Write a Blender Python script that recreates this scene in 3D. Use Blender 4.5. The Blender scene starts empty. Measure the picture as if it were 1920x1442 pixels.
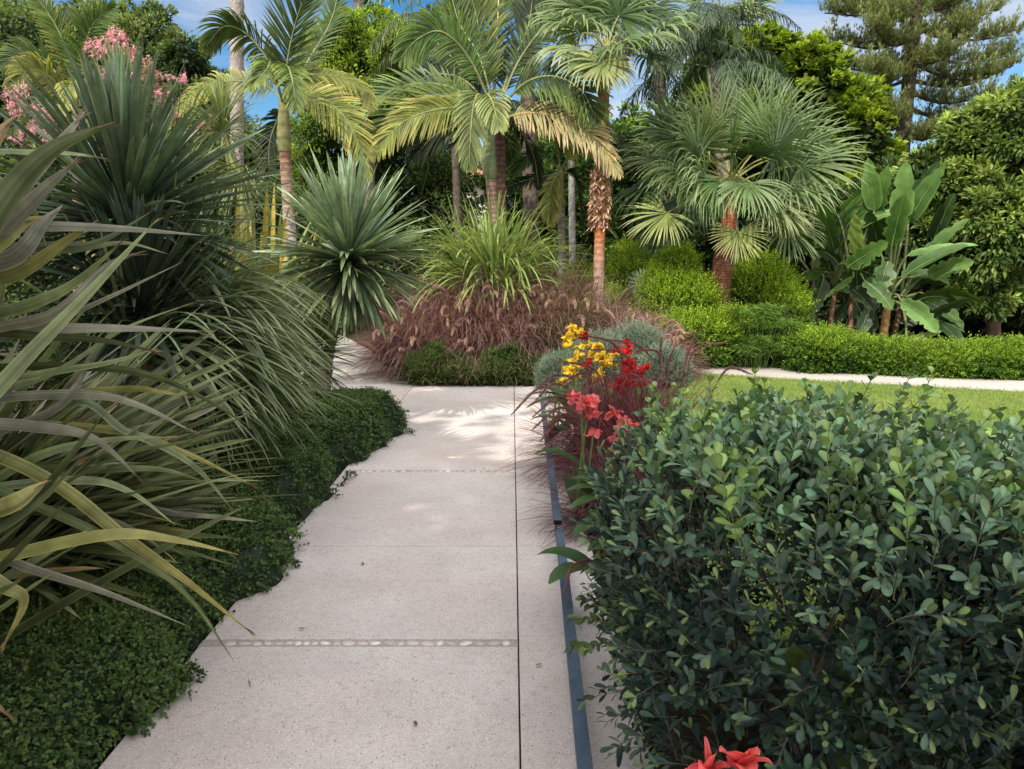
import bpy, math, random
import numpy as np
from math import radians as RAD, sin, cos, tan, atan2, pi
rng = np.random.default_rng(7)
random.seed(7)
C = bpy.context.scene.collection
scene = bpy.context.scene

# ------------------------------------------------------------------ camera
FPX = 1371.0; CX, CY = 960.0, 721.0; PITCH = RAD(9.2); CAM = np.array([0.0, 0.0, 1.6])
FWD = np.array([0, cos(PITCH), -sin(PITCH)]); UPV = np.array([0, sin(PITCH), cos(PITCH)]); RGT = np.array([1.0, 0, 0])
cam = bpy.data.cameras.new('camera'); camo = bpy.data.objects.new('camera', cam); C.objects.link(camo)
camo.location = CAM; camo.rotation_euler = (RAD(90) - PITCH, 0, 0)
cam.sensor_width = 36; cam.lens = 36 * FPX / 1920; cam.clip_start = 0.05; cam.clip_end = 2000
scene.camera = camo

def P(px, py, Y):
    """point seen at photo pixel px,py at the forward distance Y"""
    d = FWD + (px - CX) / FPX * RGT + (CY - py) / FPX * UPV
    return CAM + d * (Y / d[1])
def G(px, py, z=0.0):
    d = FWD + (px - CX) / FPX * RGT + (CY - py) / FPX * UPV
    return CAM + d * ((z - CAM[2]) / d[2])
def PX(Y): return Y / FPX          # metres per photo pixel at a distance

# ------------------------------------------------------------------ small maths
def A(*a): return np.array(a, float)
def nrm(v):
    v = np.asarray(v, float)
    return v / np.maximum(np.linalg.norm(v, axis=-1, keepdims=True), 1e-9)
def perp(t, up):
    return nrm(up - t * np.sum(t * up, -1, keepdims=True))
def lerp(a, b, t): return a + (b - a) * t
def rdir(n, zmin=-1, zmax=1):
    z = rng.uniform(zmin, zmax, n); a = rng.uniform(0, 2 * pi, n); r = np.sqrt(np.maximum(0, 1 - z * z))
    return np.stack([r * np.cos(a), r * np.sin(a), z], 1)
def mixcol(c1, c2, n, jit=0.15, t=None):
    """n colours between c1 and c2 with brightness jitter"""
    t = rng.random(n) if t is None else np.asarray(t)
    c = lerp(np.array(c1)[None], np.array(c2)[None], t[:, None])
    return np.clip(c * (1 + rng.normal(0, jit, (n, 1))) * (1 + rng.normal(0, jit * .3, (n, 3))), 0.002, 1)
def catmull(pts, n):
    """smooth curve through the points, n samples"""
    pts = np.asarray(pts, float); k = len(pts)
    p = np.vstack([2 * pts[0] - pts[1], pts, 2 * pts[-1] - pts[-2]])
    u = np.linspace(0, k - 1 - 1e-6, n); i = u.astype(int); t = (u - i)[:, None]
    p0, p1, p2, p3 = p[i], p[i + 1], p[i + 2], p[i + 3]
    return .5 * (2 * p1 + (p2 - p0) * t + (2 * p0 - 5 * p1 + 4 * p2 - p3) * t ** 2 + (3 * p1 - p0 - 3 * p2 + p3) * t ** 3)
def vnoise(p, seed=0, f=1.0):
    p = np.asarray(p) * f
    x, y, z = p[..., 0], p[..., 1], p[..., 2]; s = seed * 1.7
    return (np.sin(x * 1.7 + 1.3 * np.sin(y * 1.1 + s) + s) + np.sin(y * 2.1 + 1.1 * np.sin(z * 1.6 + s) + 2 * s)
            + np.sin(z * 1.9 + 1.2 * np.sin(x * 1.4 + s) + 3 * s)) / 3

# ------------------------------------------------------------------ mesh builder
class MB:
    def __init__(s): s.V = []; s.Q = []; s.T = []; s.C = []; s.n = 0
    def add(s, V, Q=None, col=(.5, .5, .5), T=None):
        V = np.asarray(V, float).reshape(-1, 3); col = np.asarray(col, float)
        if col.ndim == 1: col = np.tile(col, (len(V), 1))
        s.V.append(V); s.C.append(col.reshape(-1, 3))
        if Q is not None and len(Q): s.Q.append(np.asarray(Q, np.int64).reshape(-1, 4) + s.n)
        if T is not None and len(T): s.T.append(np.asarray(T, np.int64).reshape(-1, 3) + s.n)
        s.n += len(V)
    def mesh(s, name, mat, origin=(0, 0, 0), smooth=False):
        V = np.concatenate(s.V) - np.asarray(origin); col = np.concatenate(s.C)
        Q = np.concatenate(s.Q) if s.Q else np.zeros((0, 4), int); T = np.concatenate(s.T) if s.T else np.zeros((0, 3), int)
        me = bpy.data.meshes.new(name)
        me.vertices.add(len(V)); me.vertices.foreach_set('co', V.astype(np.float32).ravel())
        li = np.concatenate([Q.ravel(), T.ravel()]).astype(np.int32)
        me.loops.add(len(li)); me.loops.foreach_set('vertex_index', li)
        st = np.concatenate([np.arange(len(Q)) * 4, len(Q) * 4 + np.arange(len(T)) * 3]).astype(np.int32)
        me.polygons.add(len(st)); me.polygons.foreach_set('loop_start', st)
        me.polygons.foreach_set('use_smooth', np.full(len(st), bool(smooth)))
        me.update(calc_edges=True)
        ca = me.color_attributes.new('Col', 'FLOAT_COLOR', 'POINT')
        ca.data.foreach_set('color', np.hstack([col, np.ones((len(col), 1))]).astype(np.float32).ravel())
        me.materials.append(mat)
        return me
    def build(s, name, mat, parent=None, smooth=False, origin=None):
        if origin is None: origin = np.array(parent.location) if parent is not None else np.zeros(3)
        me = s.mesh(name, mat, origin, smooth)
        o = bpy.data.objects.new(name, me); C.objects.link(o)
        if parent is not None: o.parent = parent
        else: o.location = origin
        return o

def thing(name, label, cat, loc, group=None):
    o = bpy.data.objects.new(name, None); C.objects.link(o); o.empty_display_size = .2
    o.location = [float(v) for v in loc]; o['label'] = label; o['category'] = cat
    if group: o['group'] = group
    return o
def tag(o, label=None, cat=None, group=None, kind=None):
    if label: o['label'] = label
    if cat: o['category'] = cat
    if group: o['group'] = group
    if kind: o['kind'] = kind
    return o

# ------------------------------------------------------------------ materials
def newmat(name):
    m = bpy.data.materials.new(name); m.use_nodes = True; nt = m.node_tree; nt.nodes.clear()
    out = nt.nodes.new('ShaderNodeOutputMaterial'); return m, nt, nt.nodes.new, nt.links.new, out
def leafmat(name, rough=.5, trans=.28, spec=.35, nscale=6, nmix=.25, bump=0, sheen=0):
    m, nt, N, L, out = newmat(name)
    at = N('ShaderNodeAttribute'); at.attribute_name = 'Col'
    no = N('ShaderNodeTexNoise'); no.inputs['Scale'].default_value = nscale; no.inputs['Detail'].default_value = 3
    co = N('ShaderNodeTexCoord'); L(co.outputs['Object'], no.inputs['Vector'])
    mr = N('ShaderNodeMapRange'); mr.inputs['From Min'].default_value = .3; mr.inputs['From Max'].default_value = .7
    mr.inputs['To Min'].default_value = 1 - nmix; mr.inputs['To Max'].default_value = 1 + nmix
    L(no.outputs['Fac'], mr.inputs['Value'])
    mu = N('ShaderNodeVectorMath'); mu.operation = 'SCALE'
    L(at.outputs['Color'], mu.inputs[0]); L(mr.outputs['Result'], mu.inputs['Scale'])
    b = N('ShaderNodeBsdfPrincipled'); b.inputs['Roughness'].default_value = rough
    b.inputs['Specular IOR Level'].default_value = spec
    L(mu.outputs[0], b.inputs['Base Color'])
    if trans > 0:
        tr = N('ShaderNodeBsdfTranslucent'); g = N('ShaderNodeVectorMath'); g.operation = 'MULTIPLY'
        g.inputs[1].default_value = (1.25, 1.25, .6); L(mu.outputs[0], g.inputs[0]); L(g.outputs[0], tr.inputs['Color'])
        mx = N('ShaderNodeMixShader'); mx.inputs[0].default_value = trans
        L(b.outputs[0], mx.inputs[1]); L(tr.outputs[0], mx.inputs[2]); L(mx.outputs[0], out.inputs['Surface'])
    else: L(b.outputs[0], out.inputs['Surface'])
    if bump:
        n2 = N('ShaderNodeTexNoise'); n2.inputs['Scale'].default_value = bump; n2.inputs['Detail'].default_value = 5
        L(co.outputs['Object'], n2.inputs['Vector']); bp = N('ShaderNodeBump'); bp.inputs['Strength'].default_value = .7
        bp.inputs['Distance'].default_value = .02; L(n2.outputs['Fac'], bp.inputs['Height']); L(bp.outputs[0], b.inputs['Normal'])
    return m
M_LEAF = leafmat('leaf', trans=.33, spec=.3)
M_GLOSS = leafmat('glossy_leaf', rough=.45, trans=.25, spec=.3)
M_WAXY = leafmat('waxy_leaf', rough=.5, trans=.14, spec=.32, nscale=14, nmix=.28)
M_PETAL = leafmat('petal', rough=.55, trans=.35, spec=.2, nscale=20, nmix=.12)
M_BARK = leafmat('bark', rough=.9, trans=0, spec=.15, nscale=12, nmix=.35, bump=40)
M_STEM = leafmat('stem', rough=.7, trans=0, spec=.2, nscale=10, nmix=.2)
M_PLUME = leafmat('plume', rough=.85, trans=.3, spec=.1, nscale=20, nmix=.1)
M_SOIL = leafmat('soil', rough=1, trans=0, spec=.05, nscale=5, nmix=.4, bump=30)

# ------------------------------------------------------------------ primitives
def tube(mb, pts, r, col, sides=10, rough=0.0, cap=True):
    pts = np.asarray(pts, float); S = len(pts); r = np.broadcast_to(np.asarray(r, float), (S,))
    t = nrm(np.gradient(pts, axis=0)); ref = A(0, 1, 0) if abs(t[0][1]) < .9 else A(1, 0, 0)
    a = perp(t, np.broadcast_to(ref, t.shape)); b = np.cross(t, a)
    th = np.linspace(0, 2 * pi, sides, endpoint=False)
    rr = r[:, None] * (1 + rough * rng.normal(0, 1, (S, sides)))
    V = pts[:, None] + rr[..., None] * (a[:, None] * np.cos(th)[None, :, None] + b[:, None] * np.sin(th)[None, :, None])
    i = np.arange(S - 1)[:, None] * sides; j = np.arange(sides)[None]; j2 = (j + 1) % sides
    Q = np.stack([i + j, i + j2, i + sides + j2, i + sides + j], -1).reshape(-1, 4)
    col = np.asarray(col, float)
    if col.ndim == 1: col = np.tile(col, (S, 1))
    cc = np.repeat(col[:, None], sides, 1) * (1 + rough * 2 * rng.normal(0, 1, (S, sides, 1)))
    V = V.reshape(-1, 3); cc = cc.reshape(-1, 3); T = None
    if cap:
        V = np.vstack([V, pts[-1:] + t[-1:] * r[-1] * .3]); cc = np.vstack([cc, col[-1:]]); e = (S - 1) * sides
        T = np.stack([e + np.arange(sides), e + (np.arange(sides) + 1) % sides, np.full(sides, S * sides)], 1)
    mb.add(V, Q, np.clip(cc, 0.002, 1), T)
def box(mb, lo, hi, col=(.5, .5, .5)):
    x0, y0, z0 = lo; x1, y1, z1 = hi
    V = [(x0, y0, z0), (x1, y0, z0), (x1, y1, z0), (x0, y1, z0), (x0, y0, z1), (x1, y0, z1), (x1, y1, z1), (x0, y1, z1)]
    mb.add(V, [(3, 2, 1, 0), (4, 5, 6, 7), (0, 1, 5, 4), (1, 2, 6, 5), (2, 3, 7, 6), (3, 0, 4, 7)], col)
def grow(base, d, L, droop, S=6, pw=1.2, windy=0):
    """paths that start along d and bend down under their weight -> pts (N,S+1,3), tangents"""
    N = len(base); L = np.broadcast_to(L, (N,)); droop = np.broadcast_to(droop, (N,))
    p = base.copy(); out = [p.copy()]; tt = []
    w = rng.normal(0, windy, (N, 3)) if windy else 0
    for i in range(S):
        f = (i + .5) / S
        t = nrm(d + A(0, 0, -1) * (droop * f ** pw)[:, None] + (w * f if windy else 0))
        tt.append(t); p = p + t * (L / S)[:, None]; out.append(p.copy())
    tt.append(tt[-1]); return np.stack(out, 1), np.stack(tt, 1)
def prof_blade(S, full=.35):
    f = np.linspace(0, 1, S + 1); w = np.where(f < full, .55 + .45 * f / full, np.sqrt(np.maximum(0, 1 - ((f - full) / (1 - full)) ** 1.6)))
    w[-1] = 0.02; return w
def prof_oval(S, k=1.0):
    f = np.linspace(0, 1, S + 1); w = np.sin(np.pi * f ** k) ** .5; w[0] = .12; w[-1] = .10; return w
def ribbons(mb, pts, side, width, c0, c1=None, fold=.2, edge=None, K=3, streak=0.0):
    """N ribbons, K vertices across; colours run c0 (base) to c1 (tip); edge = colour of the margins; streak = lengthwise streaks"""
    N, S, _ = pts.shape; t = nrm(np.gradient(pts, axis=1)); sd = perp(t, side if side.ndim == 3 else np.repeat(side[:, None], S, 1))
    n = np.cross(sd, t); w = np.asarray(width)
    if w.ndim == 1: w = np.tile(w, (N, 1))
    w = (w * .5)[:, :, None, None]; o = np.linspace(-1, 1, K)[None, None, :, None]
    V = pts[:, :, None] + sd[:, :, None] * w * o + n[:, :, None] * (fold * 2 * w * np.abs(o))
    c0 = np.broadcast_to(c0, (N, 3)); c1 = c0 if c1 is None else np.broadcast_to(c1, (N, 3))
    f = np.linspace(0, 1, S)[None, :, None] ** 1.5
    cols = np.repeat((c0[:, None] * (1 - f) + c1[:, None] * f)[:, :, None], K, 2)
    if streak: cols = cols * (1 + streak * rng.normal(0, 1, (N, 1, K, 1))) * (1 + streak * .5 * rng.normal(0, 1, (N, S, 1, 1)))
    cols[:, :, K // 2] *= .86 if edge is None else .9
    if edge is not None:
        e = np.broadcast_to(edge, (N, 3))[:, None]; cols[:, :, 0] = e; cols[:, :, -1] = e
    b = (np.arange(N) * S * K)[:, None, None]; i = (np.arange(S - 1) * K)[None, :, None]; j = np.arange(K - 1)[None, None]
    q = b + i + j; Q = np.stack([q, q + 1, q + K + 1, q + K], -1).reshape(-1, 4)
    mb.add(V.reshape(-1, 3), Q, np.clip(cols, .002, 1).reshape(-1, 3))
def blades(mb, base, d, L, W, droop, c0, c1=None, S=6, fold=.2, pw=1.2, roll=None, windy=0, full=.35, prof=None, edge=None, K=3, streak=0.0):
    base = np.atleast_2d(base).astype(float); d = nrm(np.atleast_2d(d)); N = len(base)
    pts, tt = grow(base, d, L, droop, S, pw, windy)
    side = np.cross(d, A(0, 0, 1)); bad = np.linalg.norm(side, axis=1) < .08; side[bad] = A(1, 0, 0); side = nrm(side)
    rl = rng.normal(0, .35, N) if roll is None else np.broadcast_to(roll, (N,))
    up = np.cross(side, d); side = side * np.cos(rl)[:, None] + up * np.sin(rl)[:, None]
    pr = prof_blade(S, full) if prof is None else prof
    W = np.broadcast_to(W, (N,))[:, None] * pr[None]
    ribbons(mb, pts, side, W, c0, c1, fold, edge, K, streak)
def leaf_grid(rows=4, fold=.12, curl=.15, kind='oval', k=1.0):
    f = np.linspace(0, 1, rows + 1); w = prof_oval(rows, k) if kind == 'oval' else prof_blade(rows)
    V = []
    for a, b in zip(f, w):
        z = -curl * a * a
        V += [(a, -b / 2, z + fold * b), (a, 0, z), (a, b / 2, z + fold * b)]
    Q = [(i * 3 + j, i * 3 + j + 1, i * 3 + j + 4, i * 3 + j + 3) for i in range(rows) for j in (0, 1)]
    sh = np.tile([1.0, .88, 1.0], rows + 1)
    return np.array(V), np.array(Q), sh
def leaf_quad():
    return np.array([(0, 0, 0), (.45, -.5, .06), (1, 0, -.05), (.45, .5, .06)], float), np.array([(0, 1, 2, 3)]), np.ones(4)
def leaf_two():
    return np.array([(0, 0, 0), (.4, -.5, .12), (1, 0, -.1), (.4, .5, .12), (.5, 0, 0)], float), None, np.array([.9, 1, 1, 1, .85])
LQ = leaf_quad(); L3 = leaf_grid(3); L5 = leaf_grid(5, fold=.1, curl=.12, k=.8); LN = leaf_grid(2, kind='blade')
def leaf_obovate():
    f = np.array([0, .12, .3, .5, .7, .87, .96, 1.0]); w = np.array([.10, .30, .62, .90, 1.0, .82, .50, .16]); V = []; sh = []
    for a, b in zip(f, w):
        z = -.10 * a * a
        V += [(a, -b / 2, z + .05 * b), (a, -b * .05, z), (a, b * .05, z), (a, b / 2, z + .05 * b)]; sh += [.95, 1.22, 1.22, .95]
    Q = [(i * 4 + j, i * 4 + j + 1, i * 4 + j + 5, i * 4 + j + 4) for i in range(7) for j in range(3)]
    return np.array(V), np.array(Q), np.array(sh)
LB = leaf_obovate()
def scatter(mb, tpl, pos, d, n, L, W, col):
    V, Q, sh = tpl; N = len(pos); k = len(V); d = nrm(d); n = perp(d, n); y = np.cross(n, d)
    L = np.broadcast_to(L, (N,)); W = np.broadcast_to(W, (N,))
    X = pos[:, None] + d[:, None] * (V[None, :, 0] * L[:, None])[..., None] + y[:, None] * (V[None, :, 1] * W[:, None])[..., None] + n[:, None] * (V[None, :, 2] * L[:, None])[..., None]
    cc = np.broadcast_to(col, (N, 3))[:, None] * sh[None, :, None]
    QQ = (np.arange(N) * k)[:, None, None] + Q[None]
    mb.add(X.reshape(-1, 3), QQ.reshape(-1, 4), cc.reshape(-1, 3))
def shoots(ml, ms, pos, d, length, nodes, L, W, c1, c2, tpl=LQ, spread=.9, stem=None, jit=.18, tipc=None, droop=.2, whorl=2, ts=None, stemr=.002):
    """leafy twigs: opposite leaves along short bending stems"""
    N = len(pos); length = np.broadcast_to(length, (N,)); d = nrm(d); W = np.broadcast_to(W, (N,))
    pts, tt = grow(pos, d, length, droop, nodes, windy=.25)
    a0 = rng.uniform(0, 2 * pi, N); tc = rng.random(N) if ts is None else ts
    ref = perp(d, np.where(np.abs(d[:, 2:3]) > .9, A(1, 0, 0)[None], A(0, 0, 1)[None])); ref2 = np.cross(d, ref)
    for k in range(1, nodes + 1):
        for w in range(whorl):
            a = a0 + k * (pi / whorl + .3) + w * 2 * pi / whorl + rng.normal(0, .25, N)
            rad = ref * np.cos(a)[:, None] + ref2 * np.sin(a)[:, None]; t = tt[:, k]; s = spread * (1 - .45 * k / nodes)
            dl = nrm(t * cos(s) + rad * sin(s) + rng.normal(0, .15, (N, 3)))
            nn = nrm(t * .6 + A(0, 0, .7) + rng.normal(0, .25, (N, 3)))
            col = mixcol(c1, c2, N, jit, np.clip(tc + rng.normal(0, .2, N), 0, 1))
            if tipc is not None and k == nodes: col = lerp(col, np.array(tipc)[None], (rng.random((N, 1)) < .6) * .7)
            sc = rng.uniform(.75, 1.15, N) * (1 - .25 * (k == nodes))
            scatter(ml, tpl, pts[:, k], dl, nn, L * sc, W * sc, col)
    if ms is not None:
        sd = np.cross(tt[:, 0], A(.3, .2, 1)); ribbons(ms, pts, nrm(sd), np.full(nodes + 1, stemr * 2), stem if stem is not None else A(.2, .18, .12), fold=.5)
def lump(mb, c, r, col, seed=0, amp=.15, nu=20, nv=12, flat=None, f=2.0):
    u = np.linspace(0, 2 * pi, nu, endpoint=False); v = np.linspace(-pi / 2 * .98, pi / 2 * .98, nv)
    U, Vv = np.meshgrid(u, v); d = np.stack([np.cos(Vv) * np.cos(U), np.cos(Vv) * np.sin(U), np.sin(Vv)], -1)
    X = d * np.asarray(r) * (1 + amp * vnoise(d, seed, f))[..., None] + np.asarray(c)
    if flat is not None: X[..., 2] = np.maximum(X[..., 2], flat)
    i = np.arange(nv - 1)[:, None] * nu; j = np.arange(nu)[None]; j2 = (j + 1) % nu
    mb.add(X.reshape(-1, 3), np.stack([i + j, i + j2, i + nu + j2, i + nu + j], -1).reshape(-1, 4), col)

def feather(mb, rach, n, Lf, W, c0, c1, roll=0.0, angle=.95, droop=.5, vee=.25, start=.12, petc=(.25, .3, .1), rr=.02, S=4, tipfade=.35, jit=.15, up=(0, 0, 1), leafjit=.06):
    """pinnate frond along a rachis curve"""
    R = catmull(rach, 24); t = nrm(np.gradient(R, axis=0))
    u = np.linspace(start, 1, n); idx = u * 23; i0 = np.minimum(idx.astype(int), 22); fr = (idx - i0)[:, None]
    p = R[i0] * (1 - fr) + R[i0 + 1] * fr; tp = nrm(t[i0] * (1 - fr) + t[i0 + 1] * fr)
    upv = np.broadcast_to(np.array(up, float), tp.shape); sd = np.cross(tp, upv)
    sd = nrm(np.where(np.linalg.norm(sd, axis=1, keepdims=True) < .1, A(1, 0, 0), sd)); nn = np.cross(sd, tp)
    c, s = cos(roll), sin(roll); sd, nn = sd * c + nn * s, nn * c - sd * s
    x = (u - start) / (1 - start); prof = np.clip(np.sin(np.pi * np.clip(x * .92 + .06, 0, 1)) ** .45, .15, 1) * (1 - tipfade * x ** 3)
    for sg in (-1, 1):
        a = angle * (1 - .45 * x) + rng.normal(0, leafjit, n)
        dl = tp * np.cos(a)[:, None] + sd * (sg * np.sin(a) * cos(vee))[:, None] + nn * (np.sin(a) * sin(vee))[:, None] + rng.normal(0, leafjit, (n, 3))
        cc0 = mixcol(c0, c0, n, jit); cc1 = mixcol(c1, c1, n, jit)
        pts, tt = grow(p, nrm(dl), Lf * prof * rng.uniform(.93, 1.05, n), droop, S, 1.1)
        ribbons(mb, pts, np.cross(nrm(dl), nn), W * prof_blade(S, .3), cc0, cc1, .18)
    rad = np.linspace(rr, rr * .2, 24); tube(mb, R, rad, np.array(petc), 5)
def fan(mb, hub, axis, normal, R, c0, c1, nseg=32, arc=2.5, droop=.6, fused=.45, cup=.15, S=6, jit=.12):
    axis = nrm(axis); normal = perp(axis, np.asarray(normal, float)); side = np.cross(normal, axis)
    a = np.linspace(-arc, arc, nseg) + rng.normal(0, .35 * arc / nseg, nseg)
    d = axis * np.cos(a)[:, None] + side * np.sin(a)[:, None] + normal * (cup * (1 + rng.normal(0, .6, (nseg, 1))))
    L = R * (1 - .22 * (np.abs(a) / arc) ** 2) * rng.uniform(.93, 1.05, nseg)
    pts, tt = grow(np.tile(hub, (nseg, 1)), nrm(d), L, droop * rng.uniform(.6, 1.4, nseg), S, 2.2)
    f = np.linspace(0, 1, S + 1); da = 2 * arc / nseg
    w = np.where(f <= fused, 2 * f * R * tan(da / 2) * 1.05, 2 * fused * R * tan(da / 2) * 1.05 * (1 - ((f - fused) / (1 - fused))) ** .8 * (1)) + .003
    sdd = np.cross(np.broadcast_to(normal, d.shape), d)
    ribbons(mb, pts, nrm(sdd), w, mixcol(c0, c0, nseg, jit), mixcol(c1, c1, nseg, jit), fold=.28)
def rosette(mb, c, n, L, W, c0, c1, elmin=-.6, elmax=1.5, droop=.3, S=6, axis=(0, 0, 1), az=None, Ljit=.2, full=.4, core=.03, edge=None, fold=.2, pw=1.2, K=3, streak=0.0):
    el = elmin + (elmax - elmin) * rng.random(n) ** .9; a = rng.uniform(0, 2 * pi, n) if az is None else rng.uniform(az[0], az[1], n)
    d = np.stack([np.cos(el) * np.cos(a), np.cos(el) * np.sin(a), np.sin(el)], 1)
    ax = np.array(axis, float); d = nrm(d + (ax - A(0, 0, 1)) * .8)
    base = np.asarray(c) + d * core + A(0, 0, .04) * (el[:, None] - .3) * L * 2
    l = L * rng.uniform(1 - Ljit, 1 + Ljit * .5, n) * (1 - .12 * np.abs(el - .6))
    blades(mb, base, d, l, W * rng.uniform(.8, 1.15, n), droop * rng.uniform(.4, 1.6, n) * (1.1 - .5 * np.clip(el, 0, 1.3)), mixcol(c0, c0, n), mixcol(c1, c1, n), S=S, full=full, edge=edge, fold=fold, pw=pw, K=K, streak=streak)
def crown(mb, blobs, nsub, nleaf, L, W, clo, chi, tpl=LQ, subr=.28, hang=0.0, fill=.15, jit=.2, core=True, corec=(.012, .02, .006), flatten=1.0, up=.5, corek=.72):
    """foliage as many small leaves grouped in clumps over the surface of overlapping blobs"""
    zs = [b[0][2] for b in blobs]; z0, z1 = min(b[0][2] - b[1] for b in blobs), max(b[0][2] + b[1] for b in blobs)
    tot = sum(b[1] ** 2 for b in blobs)
    for k, (c, r) in enumerate(blobs):
        c = np.asarray(c, float); m = max(6, int(nsub * r * r / tot)); d = rdir(m, -.75, 1)
        keep = rng.random(m) < .93
        rr = r * rng.uniform(.72, 1.08, m) * (1 + .12 * vnoise(d, k, 3)); d = d[keep]; rr = rr[keep]; m = len(d)
        sc = c + d * rr[:, None] * A(1, 1, flatten)
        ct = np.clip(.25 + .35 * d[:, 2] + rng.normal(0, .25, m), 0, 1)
        q = int(nleaf); dd = rdir(m * q, -1, 1); ii = np.repeat(np.arange(m), q)
        rad = r * subr * rng.random(m * q) ** .5 * np.repeat(rng.uniform(.6, 1.3, m), q)
        pos = sc[ii] + dd * rad[:, None] * A(1, 1, .7)
        dirr = nrm(dd * .6 + d[ii] * .7 + rng.normal(0, .35, (m * q, 3)) + A(0, 0, -hang))
        nn = nrm(A(0, 0, up) + d[ii] * .5 + rng.normal(0, .5, (m * q, 3)))
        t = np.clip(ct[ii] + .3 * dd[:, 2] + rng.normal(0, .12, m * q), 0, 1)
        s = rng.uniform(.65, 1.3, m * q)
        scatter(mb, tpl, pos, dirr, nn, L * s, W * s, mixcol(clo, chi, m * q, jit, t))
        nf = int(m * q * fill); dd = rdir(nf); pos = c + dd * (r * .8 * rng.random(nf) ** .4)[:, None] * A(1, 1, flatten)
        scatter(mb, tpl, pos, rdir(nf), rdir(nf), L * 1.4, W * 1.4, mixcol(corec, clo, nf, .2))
        if core: lump(mb, c, (r * corek, r * corek, r * corek * flatten), np.array(corec), seed=k, amp=.2)  # dark inner leaves and core put the crown's inner shade into colour
# ================================================================== world and sun
SUN = nrm(A(-.42, -.62, .72)); EL = math.asin(SUN[2]); AZ = atan2(SUN[0], SUN[1])
w = bpy.data.worlds.new('World'); scene.world = w; w.use_nodes = True; nt = w.node_tree; nt.nodes.clear(); FILL_CLOUDV = 19.5
N_, L_ = nt.nodes.new, nt.links.new
out = N_('ShaderNodeOutputWorld'); bg = N_('ShaderNodeBackground'); bg.inputs['Strength'].default_value = .15
sky = N_('ShaderNodeTexSky'); sky.sky_type = 'NISHITA'; sky.sun_disc = False; sky.sun_elevation = EL; sky.sun_rotation = AZ
sky.air_density = 1.0; sky.dust_density = .25; sky.ozone_density = 1.2
tc = N_('ShaderNodeTexCoord'); mp = N_('ShaderNodeMapping'); mp.inputs['Scale'].default_value = (1.1, 1.6, 4.5); mp.inputs['Rotation'].default_value = (.1, .25, .4)
cn = N_('ShaderNodeTexNoise'); cn.inputs['Scale'].default_value = 1.6; cn.inputs['Detail'].default_value = 9; cn.inputs['Roughness'].default_value = .58; cn.inputs['Distortion'].default_value = .5
L_(tc.outputs['Generated'], mp.inputs['Vector']); L_(mp.outputs[0], cn.inputs['Vector'])
cr = N_('ShaderNodeMapRange'); cr.inputs['From Min'].default_value = .42; cr.inputs['From Max'].default_value = .68; cr.inputs['To Min'].default_value = .0; cr.inputs['To Max'].default_value = .85; cr.interpolation_type = 'SMOOTHSTEP'
L_(cn.outputs['Fac'], cr.inputs['Value'])
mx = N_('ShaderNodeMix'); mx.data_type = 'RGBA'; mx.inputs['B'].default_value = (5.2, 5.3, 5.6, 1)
# unseen bright cloud added overhead and behind the viewer to lift the shade
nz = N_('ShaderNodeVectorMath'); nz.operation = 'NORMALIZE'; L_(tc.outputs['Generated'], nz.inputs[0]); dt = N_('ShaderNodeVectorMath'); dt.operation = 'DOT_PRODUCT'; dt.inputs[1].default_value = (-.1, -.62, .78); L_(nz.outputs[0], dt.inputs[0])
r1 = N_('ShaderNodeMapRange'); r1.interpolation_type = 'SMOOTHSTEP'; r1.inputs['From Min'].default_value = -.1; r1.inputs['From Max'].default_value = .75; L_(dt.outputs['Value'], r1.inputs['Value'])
cc_ = N_('ShaderNodeMix'); cc_.data_type = 'RGBA'; cc_.inputs['A'].default_value = (5.4, 5.6, 6.0, 1); cc_.inputs['B'].default_value = (FILL_CLOUDV, FILL_CLOUDV * .97, FILL_CLOUDV * .94, 1); L_(r1.outputs['Result'], cc_.inputs['Factor']); L_(cc_.outputs['Result'], mx.inputs['B'])
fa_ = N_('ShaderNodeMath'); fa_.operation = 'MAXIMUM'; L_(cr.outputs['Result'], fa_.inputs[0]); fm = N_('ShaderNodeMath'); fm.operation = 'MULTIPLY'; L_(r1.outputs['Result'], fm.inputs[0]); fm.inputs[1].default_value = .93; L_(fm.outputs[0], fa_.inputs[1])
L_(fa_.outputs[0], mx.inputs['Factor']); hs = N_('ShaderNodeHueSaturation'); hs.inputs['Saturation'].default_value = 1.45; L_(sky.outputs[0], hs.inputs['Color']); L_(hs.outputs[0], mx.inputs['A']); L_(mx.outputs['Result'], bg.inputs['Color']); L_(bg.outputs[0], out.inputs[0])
sd = bpy.data.lights.new('sun', 'SUN'); sd.energy = 5.0; sd.angle = RAD(.55); sd.color = (1, .94, .82)
so = bpy.data.objects.new('sun', sd); C.objects.link(so)
from mathutils import Vector
so.rotation_euler = Vector(SUN).to_track_quat('Z', 'Y').to_euler()
scene.view_settings.view_transform = 'Standard'; scene.view_settings.look = 'None'; scene.view_settings.exposure = 0
scene.cycles.max_bounces = 6; scene.cycles.transparent_max_bounces = 4

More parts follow.
